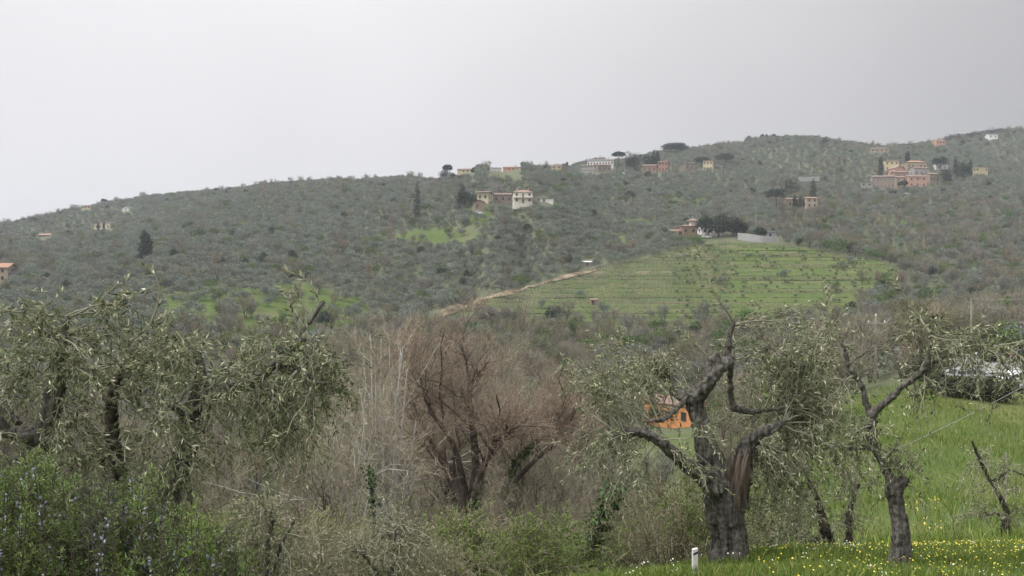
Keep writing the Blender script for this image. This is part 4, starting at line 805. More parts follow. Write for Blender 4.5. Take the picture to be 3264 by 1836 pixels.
# the big bare tree, limb by limb
bd = 30; b_ = at(1500, bd); A0 = lambda l_: np.array([np.append(P(x, y, bd+dd)-b_, r_/F*bd) for x, y, dd, r_ in l_]); yb = CY-b_[2]/bd*F+25
limbs = [A0([(1500, yb, 0, 22), (1495, 1640, 0, 19), (1480, 1570, 0, 15), (1440, 1500, .3, 11), (1390, 1440, .5, 9), (1330, 1350, .8, 6), (1290, 1190, 1, 1)]), A0([(1495, 1640, 0, 16), (1475, 1560, -.2, 13), (1470, 1480, -.4, 9), (1440, 1380, -.6, 8), (1350, 1310, -.8, 6), (1335, 1160, -1, 1)]),
         A0([(1500, 1620, 0, 17), (1515, 1540, 0, 15), (1525, 1480, 0, 13), (1500, 1340, 0, 11), (1495, 1240, .2, 8), (1500, 1170, .2, 4), (1470, 1090, .2, 1)]), A0([(1500, 1630, 0, 15), (1530, 1510, -.5, 11), (1560, 1430, -.8, 9), (1600, 1390, -1, 7), (1680, 1340, -1.2, 1)]),
         A0([(1520, 1700, 0, 14), (1590, 1600, .4, 12), (1630, 1500, .6, 11), (1680, 1420, .8, 9), (1740, 1370, 1, 7), (1840, 1360, 1.2, 1)]), A0([(1600, 1590, .4, 10), (1650, 1520, .4, 9), (1720, 1450, .4, 7), (1790, 1400, .2, 5), (1840, 1300, 0, 1)])]
r_ = empty('bare_tree', b_, 0, 'big spreading leafless tree with dark forked limbs in the middle', 'tree')
tk_, tw, _ = skel(limbs, [(12, .42, 1.9, .8, .35, 7, 5, .010, None), (9, .15, 1.0, .75, .2, 5, 3, .005, (.13, .10, .078)), (8, .1, .6, .7, .15, 4, 3, .0035, (.205, .16, .122)), (3, .1, .35, .7, .1, 2, 3, .0028, (.26, .205, .16))], None)
tk_.build('trunk', M['bare'], r_, True); props(tw.build('twigs', M['twig_r'], r_), kind='stuff')
ivy_on([P(1520, 1650, bd-.3), P(1535, 1480, bd-.3)], .10, 500, r_, b_); ivy_on([P(1610, 1590, bd), P(1640, 1480, bd), P(1700, 1420, bd)], .12, 700, r_, b_)
# ivy-clad leaning stems
def ivy_stem(label, pl, r, n_, dd):
    pw = [P(x, y, dd) for x, y in pl]; b_ = at(pl[0][0], dd); o_ = empty('ivy_clad_stem', b_, 0, label, 'tree'); a = resample(np.array([b_-np.array([0, 0, .3])]+pw), 12); v, f = tubes((a-b_)[None], np.linspace(r, r*.5, 12)[None], 8, .1); obj('trunk', mesh('trunk', v, f, M['bare'], smooth=True), o_); ivy_on(a, r*2.2, n_, o_, b_)
ivy_stem('leaning trunk thickly clad in dark green ivy, left of the big olive', [(1868, 1836), (1885, 1740), (1915, 1660), (1965, 1560)], .06, 1500, 16)
ivy_stem('slim ivy-clad trunk left of the big bare tree', [(1195, 1760), (1190, 1600), (1178, 1490)], .05, 700, 22)
# ------------------------------------------------------------------ undergrowth bushes
def bush_twiggy(h, cols, lcols, nleaf, lsz):
    t = np.linspace(0, 1, 5); B0 = 26; a = rng.uniform(0, 6.28, B0); sp = rng.uniform(.1, .75, B0); P0 = np.stack([np.cos(a)[:, None]*sp[:, None]*h*t**.9, np.sin(a)[:, None]*sp[:, None]*h*t**.9, h*rng.uniform(.55, 1, (B0, 1))*np.sin(t*1.9)/np.sin(1.57)-.15], -1); P0[:, 1:] += rng.normal(0, .05*h, (B0, 4, 3)); R0 = .010*(1-.6*t)[None]*np.ones((B0, 1))
    P1, R1 = spawn(P0, R0, 7, .2, 1, h*.42, .8, .15, 4, .7, rmin=.004); P2, R2 = spawn(P1, R1, 5, .1, 1, h*.2, .8, .1, 3, .7, rmin=.003); b = MB()
    for p_, r_, k, cc in ((P0, R0, 4, cols[0]), (P1, R1, 3, cols[1]), (P2, R2, 3, cols[2])): v, f = tubes(p_, r_, k); b.add(v, f, np.repeat(np.asarray(cc)*(1+rng.uniform(-.25, .25, (len(p_), 1))), p_.shape[1]*k, axis=0))
    lv = None
    if nleaf: v, f = leaves_on(P2, nleaf, lsz, lsz*.5); lv = mesh('leaf', v, f, M['leaf_r'], palette(len(f), lcols, [1]*len(lcols)))
    return b.me('stems', M['twig_r']), lv
BC = [(.12, .10, .075), (.185, .155, .11), (.23, .195, .14)]; LG = [(.14, .21, .045), (.20, .26, .06), (.09, .15, .035)]; LO = [(.19, .20, .09), (.15, .165, .075), (.24, .24, .13)]
bt = [bush_twiggy(1.8, BC, LO, 1, .05), bush_twiggy(1.8, BC, LG, 8, .055), bush_twiggy(1.8, BC, None, 0, 0), bush_twiggy(1.8, BC, LO, 4, .05)]
BN = ['bramble_bush', 'green_shrub', 'bare_bush', 'olive_green_shrub']; BL = ['sparse brown bramble thicket', 'shrub with yellow-green leaves', 'leafless twiggy brown bush', 'dull olive-green shrub']
nb_ = 0
for dd in np.concatenate([np.arange(13.6, 30, .95), np.arange(30, 64, 2.1)]):
    for u in np.arange(-.62, .26, (1.9 if dd < 30 else 2.6)/dd):
        x = (u+rng.uniform(-.4, .4)*1.8/dd)*dd; y = dd+rng.uniform(-.6, .6); p_ = onground(x, y)
        qx, qy = proj(p_)
        if qx > 2380 and dd > 16 and rng.random() < .8: continue
        if 2040 < qx < 2220 and dd > 52: continue
        if rng.random() < .3 or (CY-F*(p_[2]+2.0)/y) > 1850: continue
        k = rng.choice(4, p=[.14, .50, .06, .30]); s = rng.uniform(.5, .95)*(1 if dd < 20 else 1.15); zn = ('below the left-hand olives' if qx < 950 else 'under the pale-stemmed trees' if qx < 1330 else 'at the foot of the big bare tree' if qx < 1750 else 'left of the big olive trunk' if qx < 2250 else 'behind the right-hand olives')+(', close to the bank' if dd < 19 else ', halfway down the slope' if dd < 32 else ', far down the slope')
        r_ = empty(BN[k], p_, rng.uniform(0, 6.28), BL[k]+' '+zn, 'bush', BN[k].replace('_', ' ')+' '+zn); r_.scale = (s, s, s)
        props(obj('stems', bt[k][0], r_), kind='stuff'); nb_ += 1
        if bt[k][1]: props(obj('leaf', bt[k][1], r_), kind='stuff')
print('undergrowth', nb_)

# ------------------------------------------------------------------ foreground olives
OL = [(.065, .09, .036), (.155, .185, .08), (.47, .47, .32), (.26, .275, .15)]
def foliage(limb_pts, blobs, o0, nbr, ntw, nlf, llen, lw, cols=OL, wts=(2.6, 3, 2.2, 2.2), tw_len=.34, grav=.3, dmul=1.0, d0=None):
    lp = np.concatenate(limb_pts); br, rad = [], []
    for (x, y, rx, ry, dd, dens) in blobs:
        dz = d0+dd; C = P(x, y, dz); rw = np.array([rx/F*dz, max(.45, .7*rx/F*dz), ry/F*dz])
        for k in range(max(2, int(nbr*dens*(.7 if x < 1200 else .86)))):
            e = C+nrm(rng.normal(size=3))*rw*1.25*rng.random()**.4; dist = np.linalg.norm(lp-e, axis=1); cand = np.argsort(dist)[:max(3, len(lp)//12)]; s = lp[rng.choice(cand)]
            m = (s+e)/2+np.array([0, 0, .22*np.linalg.norm(e-s)])+rng.normal(0, .07, 3); t = np.linspace(0, 1, 9)[:, None]; br.append((1-t)**2*s+2*t*(1-t)*m+t**2*e+np.cumsum(rng.normal(0, .012, (9, 3)), 0)); rad.append(np.linspace(.010, .0035, 9)*rng.uniform(.8, 1.4))
    P1, R1 = np.array(br), np.array(rad); P2, R2 = spawn(P1, R1, ntw, .30, 1, tw_len, .9, .1, 6, .7, wander=.10, grav=grav, rmin=.0018, tfall=.1)
    b = MB(); v, f = tubes(P1-o0, R1, 5); b.add(v, f); v, f = tubes(P2-o0, R2, 3); b.add(v, f)
    V, Q_ = leaves_on(P2-o0, nlf, llen, lw, .75, .15, .12, 1.0); return b, (V, Q_, palette(len(Q_), cols, wts, .25))
def fg_olive(label, d0, base, limbs, blobs, shoots=(), nbr=16, ntw=9, nlf=12, llen=.066, lw=.015, bark='bark', vox=.014, tw_len=.36, grav=.42, cols=OL, rs=1.0):
    b_ = at(*base); root = empty('olive_tree', b_, 0, label, 'olive tree'); tm = MB(); lps = []; wob = .012
    for l_ in limbs:
        a = np.array([np.append(P(x, y, d0+dd), r_*rs/F*(d0+dd)) for x, y, dd, r_ in l_]); n_ = max(10, int(np.linalg.norm(np.diff(a[:, :3], axis=0), axis=1).sum()/.035)); n_ = min(n_, 90); a = resample(a, n_)
        a[:, :3] += np.cumsum(rng.normal(0, .0045, (n_, 3)), 0); a[:, 3] *= np.exp((.06 if l_[0][3] > 25 else .15)*np.interp(np.arange(n_), np.arange(0, n_+9, 6), rng.normal(0, 1, len(np.arange(0, n_+9, 6)))))
        v, f = tubes((a[:, :3]-b_)[None], a[None, :, 3], 22, .12); tm.add(v, f); k = 22
        tm.add(v[:k], [tuple(range(k-1, -1, -1))]); tm.add(v[-k:], [tuple(range(k))]); lps.append(a[n_//3:, :3])
    tr_ = tm.build('trunk', M[bark], root, True); rm_ = tr_.modifiers.new('fuse', 'REMESH'); rm_.mode = 'VOXEL'; rm_.voxel_size = vox; rm_.use_smooth_shade = True
    tx = bpy.data.textures.new('bark', 'CLOUDS'); tx.noise_scale = .055; tx.noise_depth = 4; dp = tr_.modifiers.new('gnarl', 'DISPLACE'); dp.texture = tx; dp.strength = .05; dp.mid_level = .5; dp.texture_coords = 'LOCAL'
    st, (V, Q_, C_) = foliage(lps, blobs, b_, nbr, ntw, nlf, llen, lw, d0=d0, tw_len=tw_len, grav=grav, cols=cols)
    props(st.build('branchlet', M['shoot'], root, True), kind='stuff'); props(obj('leaf', mesh('leaf', V, Q_, M['leaf'], C_), root), kind='stuff')
    for s_ in shoots:
        a = resample(np.array([np.append(P(x, y, d0+dd), r_/F*d0) for x, y, dd, r_ in s_]), 14); v, f = tubes((a[:, :3]-b_)[None], a[None, :, 3], 6); so_ = obj('shoot', mesh('shoot', v, f, M['shoot'], smooth=True), root)
        v, f = leaves_on((a[:, :3]-b_)[None], int(14+24*np.linalg.norm(a[-1, :3]-a[0, :3])), llen*1.25, lw*1.4, .8, .05, .2, 1.0); props(obj('leaf', mesh('leaf', v, f, M['leaf'], palette(len(f), OL, [2, 2, 4, 2])), so_), kind='stuff')
    return root
fg_olive('old thick-trunked pruned olive with torn bark at centre right', 11, (2330, 11),
 [[(2330, 1900, 0, 118), (2328, 1810, 0, 96), (2327, 1750, 0, 76), (2325, 1690, 0, 70), (2316, 1600, 0, 74), (2302, 1530, 0, 70), (2275, 1480, -.05, 54), (2250, 1400, -.1, 40), (2232, 1310, 0, 33), (2218, 1255, 0, 38)],
  [(2335, 1620, .15, 62), (2350, 1540, .15, 55), (2368, 1460, .1, 42), (2385, 1415, .1, 34), (2420, 1388, 0, 24), (2480, 1358, 0, 17), (2510, 1340, 0, 6)],
  [(2290, 1560, -.2, 50), (2220, 1500, -.3, 32), (2160, 1450, -.4, 25), (2110, 1400, -.5, 22), (2060, 1372, -.5, 20), (2000, 1362, -.5, 8), (1955, 1400, -.5, 4)],
  [(2220, 1270, 0, 36), (2180, 1262, .1, 28), (2150, 1235, .2, 26), (2140, 1205, .3, 22), (2105, 1188, .3, 12)],
  [(2222, 1262, 0, 38), (2255, 1220, -.1, 30), (2290, 1165, -.1, 30), (2322, 1150, 0, 26), (2330, 1130, 0, 12)], [(2285, 1165, -.1, 26), (2275, 1130, -.1, 20)],
  [(2318, 1150, 0, 14), (2322, 1100, 0, 10), (2332, 1045, 0, 9), (2340, 1020, 0, 6)], [(2195, 1258, -.2, 13), (2165, 1310, -.3, 11), (2120, 1345, -.4, 9), (2070, 1350, -.4, 5)],
  [(2328, 1160, 0, 13), (2325, 1230, .1, 11), (2340, 1292, .2, 16), (2395, 1312, .2, 11), (2425, 1308, .2, 12), (2490, 1300, .2, 6), (2560, 1310, .2, 3)]],
 [(1960, 1180, 130, 80, -.2, 1.3), (1880, 1300, 110, 110, -.3, 1.1), (2020, 1290, 100, 90, .3, .9), (1950, 1450, 110, 100, -.4, 1.2), (2080, 1170, 90, 50, .2, .8), (2260, 1480, 60, 80, -.6, .5), (2490, 1110, 140, 100, .2, 1.5), (2600, 1230, 130, 120, .4, 1.5), (2480, 1260, 110, 100, .5, 1.0), (2560, 1420, 140, 120, .3, 1.8), (2480, 1540, 110, 100, .2, 1.2), (2640, 1330, 90, 120, .6, 1.0), (2600, 1600, 100, 100, .5, 1.0), (2620, 1060, 90, 70, .3, .7)],
 [[(2338, 1025, 0, 4), (2310, 980, -.1, 3.2), (2270, 930, -.1, 2.6), (2250, 850, 0, 2), (2217, 785, 0, 1.4)], [(2335, 1040, 0, 3), (2380, 1010, 0, 2), (2420, 985, 0, 1.5)], [(2600, 1080, .2, 3), (2640, 1000, .2, 2.2), (2650, 890, .2, 1.6)], [(2010, 1130, 0, 3), (1960, 1080, 0, 2), (1995, 1030, 0, 1.5)], [(2250, 1130, 0, 3), (2200, 1080, 0, 2), (2150, 1040, 0, 1.4)]], nbr=13, rs=.80)
b_ = at(2330, 11); big = [o_ for o_ in bpy.data.objects if o_.get('label', '').startswith('old thick')][0]
tw_ = MB()
for k in range(16):                                   # ragged splinters of torn wood up the right-hand half of the trunk
    x0 = rng.uniform(2318, 2372); y1 = rng.uniform(1420, 1500); y0 = rng.uniform(1560, 1650); dz = 10.80+.0016*abs(x0-2345)+rng.uniform(-.03, .03)
    a = resample(np.array([P(x0-6, y0, dz+.06), P(x0+rng.normal(0, 4), (y0+y1)/2, dz), P(x0+14+rng.normal(0, 5), y1, dz+.03)]), 12); v, f = tubes((a-b_)[None], (rng.uniform(6, 12)*np.array([.3, .7, 1, 1.1, 1, 1, .9, .9, .8, .7, .5, .15])/F*11)[None], 7, .25); tw_.add(v, f)
props(tw_.build('torn_wood', M['bark_red'], big), 'reddish exposed torn wood on the trunk', kind='stuff')
fg_olive('slender crooked olive with a smooth curved trunk at the right', 9.8, (2868, 9.8),
 [[(2872, 1870, 0, 44), (2872, 1815, 0, 38), (2876, 1740, 0, 34), (2862, 1660, 0, 29), (2846, 1580, 0, 27), (2838, 1550, 0, 30), (2868, 1535, 0, 24), (2886, 1515, 0, 16)], [(2842, 1560, 0, 24), (2830, 1500, 0, 13), (2812, 1460, 0, 12), (2786, 1420, 0, 15), (2776, 1360, 0, 18), (2775, 1318, 0, 21)],
  [(2775, 1322, 0, 16), (2758, 1285, 0, 12), (2742, 1235, 0, 11), (2705, 1185, 0, 10), (2694, 1150, 0, 6), (2640, 1020, 0, 2.5)], [(2780, 1325, 0, 15), (2815, 1285, -.1, 12), (2875, 1225, -.2, 11), (2940, 1170, -.2, 10), (2955, 1115, -.2, 7), (2960, 1045, -.2, 4)],
  [(2785, 1425, 0, 11), (2740, 1432, .1, 8), (2680, 1418, .2, 6), (2590, 1440, .3, 3)], [(2945, 1165, -.2, 6), (3040, 1130, -.2, 4), (3160, 1110, -.2, 3), (3270, 1100, -.2, 2)], [(2700, 1170, 0, 4), (2735, 1130, 0, 4), (2830, 1085, 0, 2.5)]],
 [(2960, 1080, 110, 70, -.2, .9), (3130, 1110, 120, 55, -.3, .9), (3230, 1130, 80, 60, -.2, .7), (2650, 1090, 70, 80, 0, .45), (2680, 1400, 80, 110, .2, .9), (2890, 1480, 70, 50, -.1, .6), (2800, 1400, 60, 60, -.1, .4), (3040, 1225, 110, 50, -.2, .35), (3200, 1235, 90, 50, -.2, .4), (2930, 1250, 70, 60, -.2, .4)],
 [[(2690, 1150, 0, 2.5), (2640, 1010, 0, 2), (2620, 900, 0, 1.5)], [(2955, 1060, -.2, 3), (2900, 970, -.2, 2), (2850, 890, -.2, 1.4)]], nbr=11, ntw=8, llen=.064, rs=.9)
fg_olive('leaning left-edge olive with a straight grey trunk', 8, (140, 8),
 [[(150, 1960, 0, 46), (135, 1600, 0, 40), (132, 1450, 0, 36), (155, 1360, 0, 32), (182, 1222, 0, 26), (200, 1100, 0, 16), (222, 1015, 0, 7)], [(140, 1410, 0, 26), (90, 1388, -.1, 24), (30, 1372, -.1, 20), (-10, 1330, -.2, 16), (-70, 1300, -.2, 10)], [(60, 1350, .1, 10), (20, 1300, .2, 9), (-40, 1260, .2, 7)], [(205, 1085, 0, 10), (150, 1040, .2, 7), (70, 1010, .3, 4)]],
 [(100, 1035, 150, 60, 0, .9), (40, 1120, 110, 80, .2, .8), (290, 1085, 120, 70, 0, .8), (230, 1180, 120, 80, -.2, .7), (90, 1250, 110, 90, .2, .6), (200, 1450, 150, 60, -.2, .9), (380, 1030, 90, 40, 0, .35), (60, 1450, 90, 50, 0, .5), (310, 1300, 70, 60, .2, .4)],
 [[(380, 1040, 0, 3.4), (390, 965, 0, 2.6), (408, 925, 0, 2), (398, 885, 0, 1.5)], [(300, 1010, 0, 3), (340, 970, 0, 2.2), (388, 968, 0, 1.5)], [(480, 1030, 0, 4), (500, 985, 0, 3), (512, 925, 0, 2.4), (500, 885, 0, 2), (462, 842, 0, 1.5)], [(505, 905, 0, 2), (440, 935, 0, 1.6), (365, 940, 0, 1.3)]], nbr=14, ntw=9, llen=.066)
fg_olive('dark lichen-spotted olive stem second from the left edge', 8.6, (392, 8.6),
 [[(402, 1930, 0, 30), (394, 1640, 0, 26), (383, 1520, 0, 23), (360, 1445, 0, 22), (350, 1372, 0, 19), (352, 1285, 0, 19), (372, 1225, 0, 10), (400, 1160, 0, 6)], [(354, 1420, 0, 13), (335, 1440, -.1, 9), (330, 1490, -.1, 8)], [(352, 1290, 0, 12), (320, 1230, .1, 8), (300, 1150, .2, 4)]],
 [(420, 1150, 130, 80, 0, .9), (470, 1240, 110, 90, .2, .7), (330, 1180, 90, 80, .2, .5), (420, 1380, 80, 60, .2, .3), (330, 1500, 110, 60, -.2, .6), (480, 1075, 80, 40, .1, .35)], [[(430, 1080, 0, 3), (480, 1030, 0, 2.5), (540, 1000, 0, 1.6)]], nbr=14, ntw=9, llen=.066, bark='bark_dark', vox=.011)
fg_olive('bushy drooping olive third from the left edge with a sawn upright limb', 8.2, (520, 8.2),
 [[(490, 1940, 0, 60), (515, 1640, 0, 50), (545, 1540, 0, 44), (595, 1430, 0, 34), (612, 1330, 0, 28), (645, 1250, 0, 25), (644, 1165, 0, 16), (640, 1110, 0, 6)], [(640, 1270, 0, 20), (720, 1245, 0, 18), (792, 1217, 0, 17), (845, 1172, 0, 20), (918, 1135, 0, 20), (945, 1090, 0, 16), (955, 1065, 0, 13)], [(955, 1070, 0, 7), (1000, 1010, 0, 6), (1034, 966, 0, 4.5)], [(900, 1140, 0, 10), (960, 1190, -.2, 7), (1040, 1230, -.3, 4)], [(610, 1340, 0, 12), (560, 1300, -.3, 8), (500, 1290, -.4, 4)]],
 [(560, 1120, 140, 50, 0, .9), (640, 1190, 140, 90, -.1, 1.1), (740, 1290, 90, 80, -.1, .6), (890, 1220, 150, 90, -.1, 1.4), (1000, 1170, 110, 70, 0, .8), (940, 1330, 140, 110, -.1, 1.2), (1060, 1240, 90, 90, 0, .6), (610, 1380, 110, 90, -.2, .9), (560, 1480, 90, 50, -.2, .5), (880, 1080, 80, 40, 0, .5), (900, 1430, 110, 60, 0, .6), (760, 1160, 90, 60, .1, .7)],
 [[(990, 1020, 0, 3.6), (1022, 960, 0, 2.8), (975, 885, 0, 2), (905, 862, 0, 1.5)], [(985, 1000, 0, 3), (935, 930, 0, 2), (893, 915, 0, 1.4)], [(960, 1060, 0, 3), (930, 1000, 0, 2), (925, 950, 0, 1.4)], [(500, 1120, 0, 3), (540, 1040, 0, 2.4), (520, 1010, 0, 1.5)]], nbr=14, ntw=9, llen=.066)
fg_olive('low V-stemmed olive with an ivied stem behind the slender olive', 14, (2690, 14),
 [[(2700, 1800, 0, 22), (2690, 1765, 0, 22), (2645, 1750, 0, 18), (2622, 1690, 0, 15), (2610, 1600, 0, 9), (2560, 1500, 0, 5)], [(2690, 1770, 0, 16), (2705, 1720, 0, 13), (2708, 1640, 0, 10), (2740, 1540, 0, 5)], [(2640, 1745, 0, 12), (2580, 1710, .2, 6), (2520, 1680, .2, 4)]],
 [(2540, 1480, 160, 120, 0, 1.4), (2480, 1640, 110, 90, .3, 1), (2620, 1620, 110, 110, 0, 1.2), (2720, 1560, 90, 110, .2, .9), (2560, 1720, 100, 40, 0, .6), (2440, 1380, 100, 100, .4, .9)], nbr=13, ntw=9, llen=.066, bark='bark_dark')
fg_olive('thin sprawling olive far right on the meadow bank', 19, (3210, 19),
 [[(3212, 1715, 0, 16), (3205, 1680, 0, 14), (3208, 1630, 0, 8), (3185, 1580, 0, 7), (3150, 1520, 0, 6), (3115, 1450, 0, 5), (3095, 1400, 0, 3)], [(3205, 1670, 0, 6), (3180, 1630, 0, 4), (3130, 1650, 0, 3)], [(3160, 1540, 0, 5), (3220, 1500, 0, 4), (3264, 1520, 0, 3)]],
 [(3110, 1480, 100, 90, 0, .9), (3200, 1540, 100, 90, 0, .9), (3090, 1620, 80, 70, 0, .8), (3230, 1640, 70, 60, 0, .6)], nbr=14, ntw=7, llen=.07, bark='bark_dark')
# low pale olive suckers on the bank edge
PALE = [(.24, .23, .14), (.36, .34, .24), (.13, .145, .07), (.18, .17, .10)]
for lab, base, d0, limbs, blobs in [('pale silvery olive suckers right of the rosemary', (850, 10.5), 10.5, [[(850, 1990, 0, 10), (845, 1800, 0, 8), (870, 1640, 0, 5)], [(850, 1900, 0, 8), (900, 1750, 0, 6), (950, 1650, 0, 3)]], [(790, 1620, 60, 50, 0, 1), (860, 1660, 60, 60, 0, 1), (900, 1780, 110, 60, 0, 1.3), (760, 1730, 60, 60, 0, .6)]),
  ('pale silvery olive suckers below the pale-stemmed trees', (1260, 11.5), 11.5, [[(1260, 1990, 0, 10), (1250, 1850, 0, 8), (1270, 1680, 0, 4)], [(1260, 1900, 0, 8), (1180, 1780, 0, 5), (1130, 1740, 0, 3)]], [(1270, 1660, 70, 60, 0, 1.1), (1230, 1760, 110, 70, 0, 1.4), (1130, 1790, 70, 50, 0, .7), (1330, 1770, 60, 50, 0, .6)])]:
    fg_olive(lab, d0, base, limbs, blobs, nbr=14, ntw=8, llen=.055, cols=PALE)

# ------------------------------------------------------------------ rosemary bushes close to the camera
def rosemary(label, outline, d0, dd_, ns):
    pxs = [a for a, _ in outline]; b_ = at((pxs[0]+pxs[-1])/2, d0); root = empty('rosemary_bush', b_, 0, label, 'shrub'); n_ = ns; d = d0+rng.uniform(-dd_, dd_, n_); x = rng.uniform(pxs[0], pxs[-1], n_)
    topy = np.interp(x, pxs, [b for _, b in outline])+np.abs(rng.normal(0, 1, n_))*120*rng.random(n_)-40*(rng.random(n_) < .08)+rng.random(n_)*330*(rng.random(n_) < .7)
    tip = np.stack([(x-CX)/F*d, d, (CY-topy)/F*d], -1); base = tip+np.stack([rng.normal(0, .06, n_), rng.normal(0, .05, n_), np.full(n_, -.75)], -1); t = np.linspace(0, 1, 7)[None, :, None]
    Pt = base[:, None]*(1-t)+tip[:, None]*t+np.stack([.03*np.sin(t[..., 0]*3+rng.uniform(0, 6, (n_, 1))), .03*np.cos(t[..., 0]*3+rng.uniform(0, 6, (n_, 1))), t[..., 0]*0*np.ones((n_, 1))], -1); Pt = Pt-b_
    P2, R2 = spawn(Pt, np.full((n_, 7), .003), 7, .25, .97, .13, .75, .35, 4, .8, rmin=.0012); v1, f1 = tubes(Pt, np.linspace(.0045, .0018, 7)[None]*np.ones((n_, 1)), 4); v2, f2 = tubes(P2, R2, 3); b = MB().add(v1, f1); b.add(v2, f2); props(b.build('stem', M['bare'], root), kind='stuff')
    fresh = np.clip(rng.normal(.42, .42, n_), -.35, 1.05); GA, GB = np.array([.115, .135, .07]), np.array([.18, .265, .065]); lf = MB()
    for pp, nl, fr in ((Pt, 60, fresh), (P2, 22, np.repeat(fresh, 7))):
        v, f = leaves_on(pp, nl, .030, .0055, 1.0, -.05, .2, 1.0); c_ = (GA+(GB-GA)*fr[:, None]); c_ = np.repeat(c_, nl, 0)*(1+rng.uniform(-.3, .3, (len(f), 1))); lf.add(v, f, np.repeat(c_, 4, 0))
    props(lf.build('leaf', M['leaf'], root), kind='stuff')
    fl = rng.random(n_) < .42; pp = Pt[fl & (fresh < .6)]
    if len(pp):
        v, f = leaves_on(pp, 30, .017, .0125, 1.2, -.1, .55, .97); props(obj('flower', mesh('flower', v, f, M['leaf'], palette(len(f), [(.46, .48, .62), (.58, .60, .72), (.36, .38, .52)], [2, 1, 1])), root), kind='stuff')
rosemary('flowering rosemary bush with pale blue blossoms in the bottom left corner', [(-60, 1480), (40, 1460), (150, 1450), (250, 1530), (330, 1560)], 4.2, .5, 300)
rosemary('bright green rosemary bush right of the blossoming one', [(300, 1560), (400, 1530), (500, 1545), (560, 1600), (640, 1680), (760, 1740), (800, 1830)], 4.0, .45, 300)

# ------------------------------------------------------------------ grass and flowers
def blades(n_, x0, x1, y0, y1, h, w, cond=None, cols=None):
    x = rng.uniform(x0, x1, n_); y = rng.uniform(y0, y1, n_); z = ground(x, y); p_ = np.stack([x, y, z], -1); qx, qy = proj(p_+np.array([0, 0, h])); k = (qy < 1860) & (qx > -150) & (qx < 3420)
    if cond is not None: k &= cond(qx, p_)
    p_ = p_[k]; m = len(p_); cl_ = np.sin(p_[:, 0]*2.1)+np.sin(p_[:, 1]*2.7+p_[:, 0]); hh = h*rng.uniform(.4, 1.3, (m, 1))*(1+.25*cl_[:, None]); a = rng.uniform(0, 6.28, m); s = np.stack([np.cos(a), np.sin(a), a*0], -1)*w/2; ln = np.stack([rng.normal(0, .35, m), rng.normal(0, .35, m), a*0], -1)*hh
    mid = p_+ln*.35+np.array([0, 0, .6])*hh; tip = p_+ln+np.array([0, 0, 1.])*hh; V = np.stack([p_-s, p_+s, mid+s*.8, tip, mid-s*.8], 1).reshape(-1, 3); i_ = np.arange(m)*5
    c_ = palette(m, cols or [(.09, .155, .024), (.155, .215, .036), (.21, .25, .06), (.27, .25, .11)], [3, 3, 1.5, .7], .25, 5); return V, [np.stack([i_, i_+1, i_+2, i_+4], -1), np.stack([i_+4, i_+2, i_+3], -1)], c_
V, Q_, C_ = blades(95000, .3, 11, 7.4, 14.2, .11, .007); props(obj('bank_grass', mesh('bank_grass', V, Q_, M['leaf'], C_)), 'fresh green grass on the near bank', 'grass', kind='stuff')
V, Q_, C_ = blades(110000, 3, 40, 14, 74, .26, .022, lambda qx, p_: (p_[:, 0] > .20*p_[:, 1]) & (~inpoly(*proj(p_), [(3080,1275),(3300,1240),(3420,1300),(3420,1390),(3200,1345)]) | (rng.random(len(p_)) < .45))); props(obj('meadow_grass', mesh('meadow_grass', V, Q_, M['leaf'], C_)), 'bright green meadow grass sloping to the car park', 'grass', kind='stuff')
def flowers(name, label, n_, x0, x1, y0, y1, size, cols, hz_, cond, cl=1):
    x = rng.uniform(x0, x1, n_); y = rng.uniform(y0, y1, n_)
    if cl > 1: x = np.repeat(x, cl)+rng.normal(0, .035, n_*cl); y = np.repeat(y, cl)+rng.normal(0, .035, n_*cl)
    p_ = np.stack([x, y, ground(x, y)+rng.uniform(.7, 1.15, len(x))*hz_], -1); qx, qy = proj(p_); p_ = p_[cond(qx, qy)]; m = len(p_); a = np.arange(6)*np.pi/3; til = rng.normal(0, .35, (m, 3)); nn = nrm(til+np.array([0, -.45, 1.])); U = nrm(np.cross(nn, np.array([[1., .2, 0]]))); W_ = np.cross(nn, U); s = size*rng.uniform(.6, 1.3, (m, 1, 1))
    V = p_[:, None]+s*(np.cos(a)[None, :, None]*U[:, None]+np.sin(a)[None, :, None]*W_[:, None]); props(obj(name, mesh(name, V.reshape(-1, 3), np.arange(m*6).reshape(m, 6), M['leaf'], palette(m, cols, [1]*len(cols), .15, 6))), label, 'flowers', kind='stuff')
flowers('yellow_flowers', 'yellow meadow flowers scattered in the bank grass at right', 2000, 2.5, 11, 7.6, 13.5, .0085, [(.75, .62, .03), (.80, .70, .10)], .14, lambda x, y: (x > 2380) & (rng.random(len(x)) < np.clip((x-2300)/700, .1, 1)))
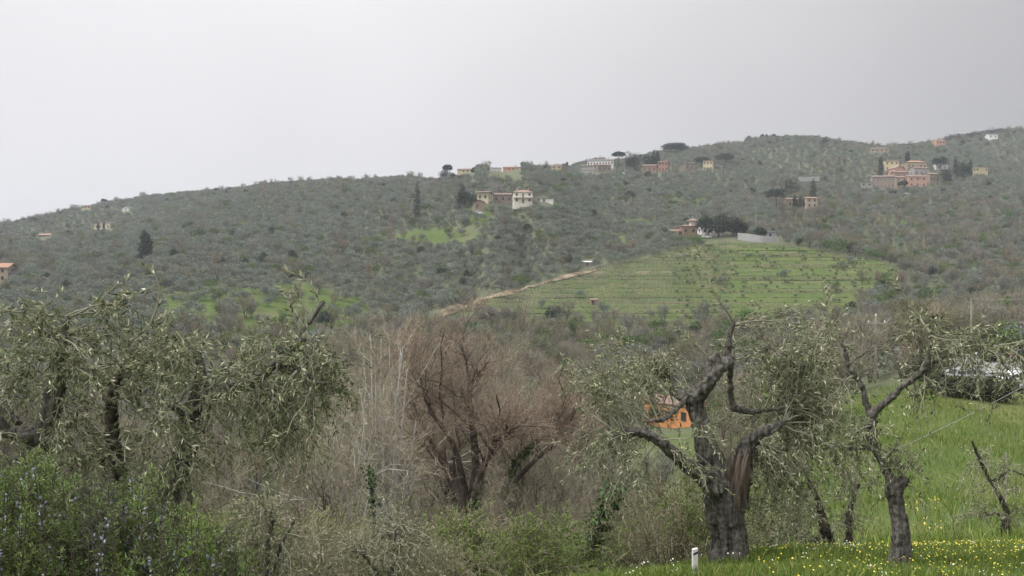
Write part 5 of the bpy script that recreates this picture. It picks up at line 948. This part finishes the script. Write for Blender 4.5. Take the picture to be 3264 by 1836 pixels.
flowers('white_flowers', 'small white flower heads in the bank grass', 110, -1, 11, 8.2, 13.8, .0085, [(.72, .72, .62), (.62, .66, .5)], .14, lambda x, y: x > 1850, 4)
flowers('yellow_flowers', 'patch of yellow flowers on the meadow slope', 160, 9, 14, 23, 31, .022, [(.75, .62, .03), (.70, .60, .10)], .25, lambda x, y: (x > 2850) & (x < 3020))

# ------------------------------------------------------------------ white marker post, stake, stay wire
mp = P(2215, 1822, 9.7); z0 = g1(mp[0], mp[1]); hh = mp[2]+75/F*9.7-z0; r_ = empty('marker_post', (mp[0], mp[1], z0), R(12), 'white roadside marker post with a dark slanted band beside the big olive', 'post')
b = MB(); w_ = .028; b.add([(-w_, -w_*.7, -.3), (w_, -w_*.7, -.3), (w_, w_*.7, -.3), (-w_, w_*.7, -.3), (-w_, -w_*.7, hh-.012), (w_, -w_*.7, hh), (w_, w_*.7, hh), (-w_, w_*.7, hh-.012)], [(0, 1, 5, 4), (1, 2, 6, 5), (2, 3, 7, 6), (3, 0, 4, 7), (4, 5, 6, 7)]); pb_ = b.build('shaft', M['post_white'], r_)
MB().add([(-w_-.001, -w_*.7-.002, hh-.075), (w_+.001, -w_*.7-.002, hh-.055), (w_+.001, -w_*.7-.002, hh-.03), (-w_-.001, -w_*.7-.002, hh-.05), (-w_-.001, -w_*.7+.004, hh-.075), (w_+.001, -w_*.7+.004, hh-.055), (w_+.001, -w_*.7+.004, hh-.03), (-w_-.001, -w_*.7+.004, hh-.05)], [(0, 1, 2, 3), (0, 4, 5, 1), (3, 2, 6, 7)]).build('band', M['post_band'], r_)
sp_ = at(3207, 30); v, f = tubes(np.array([[(0, 0, -.3), (.01, 0, .9), (0, 0, 1.75)]]), np.array([[.03, .028, .026]]), 7); o_ = props(obj('stake', mesh('stake', v, f, M['pole_wood']), loc=sp_), 'thin wooden stake on the meadow under the cable at right', 'stake')
wire('stay_cable', 'pale cable slanting up to the right across the meadow from the slender olive', P(2760, 1475, 9.9), P(3420, 1140, 13.5), .06, .004)
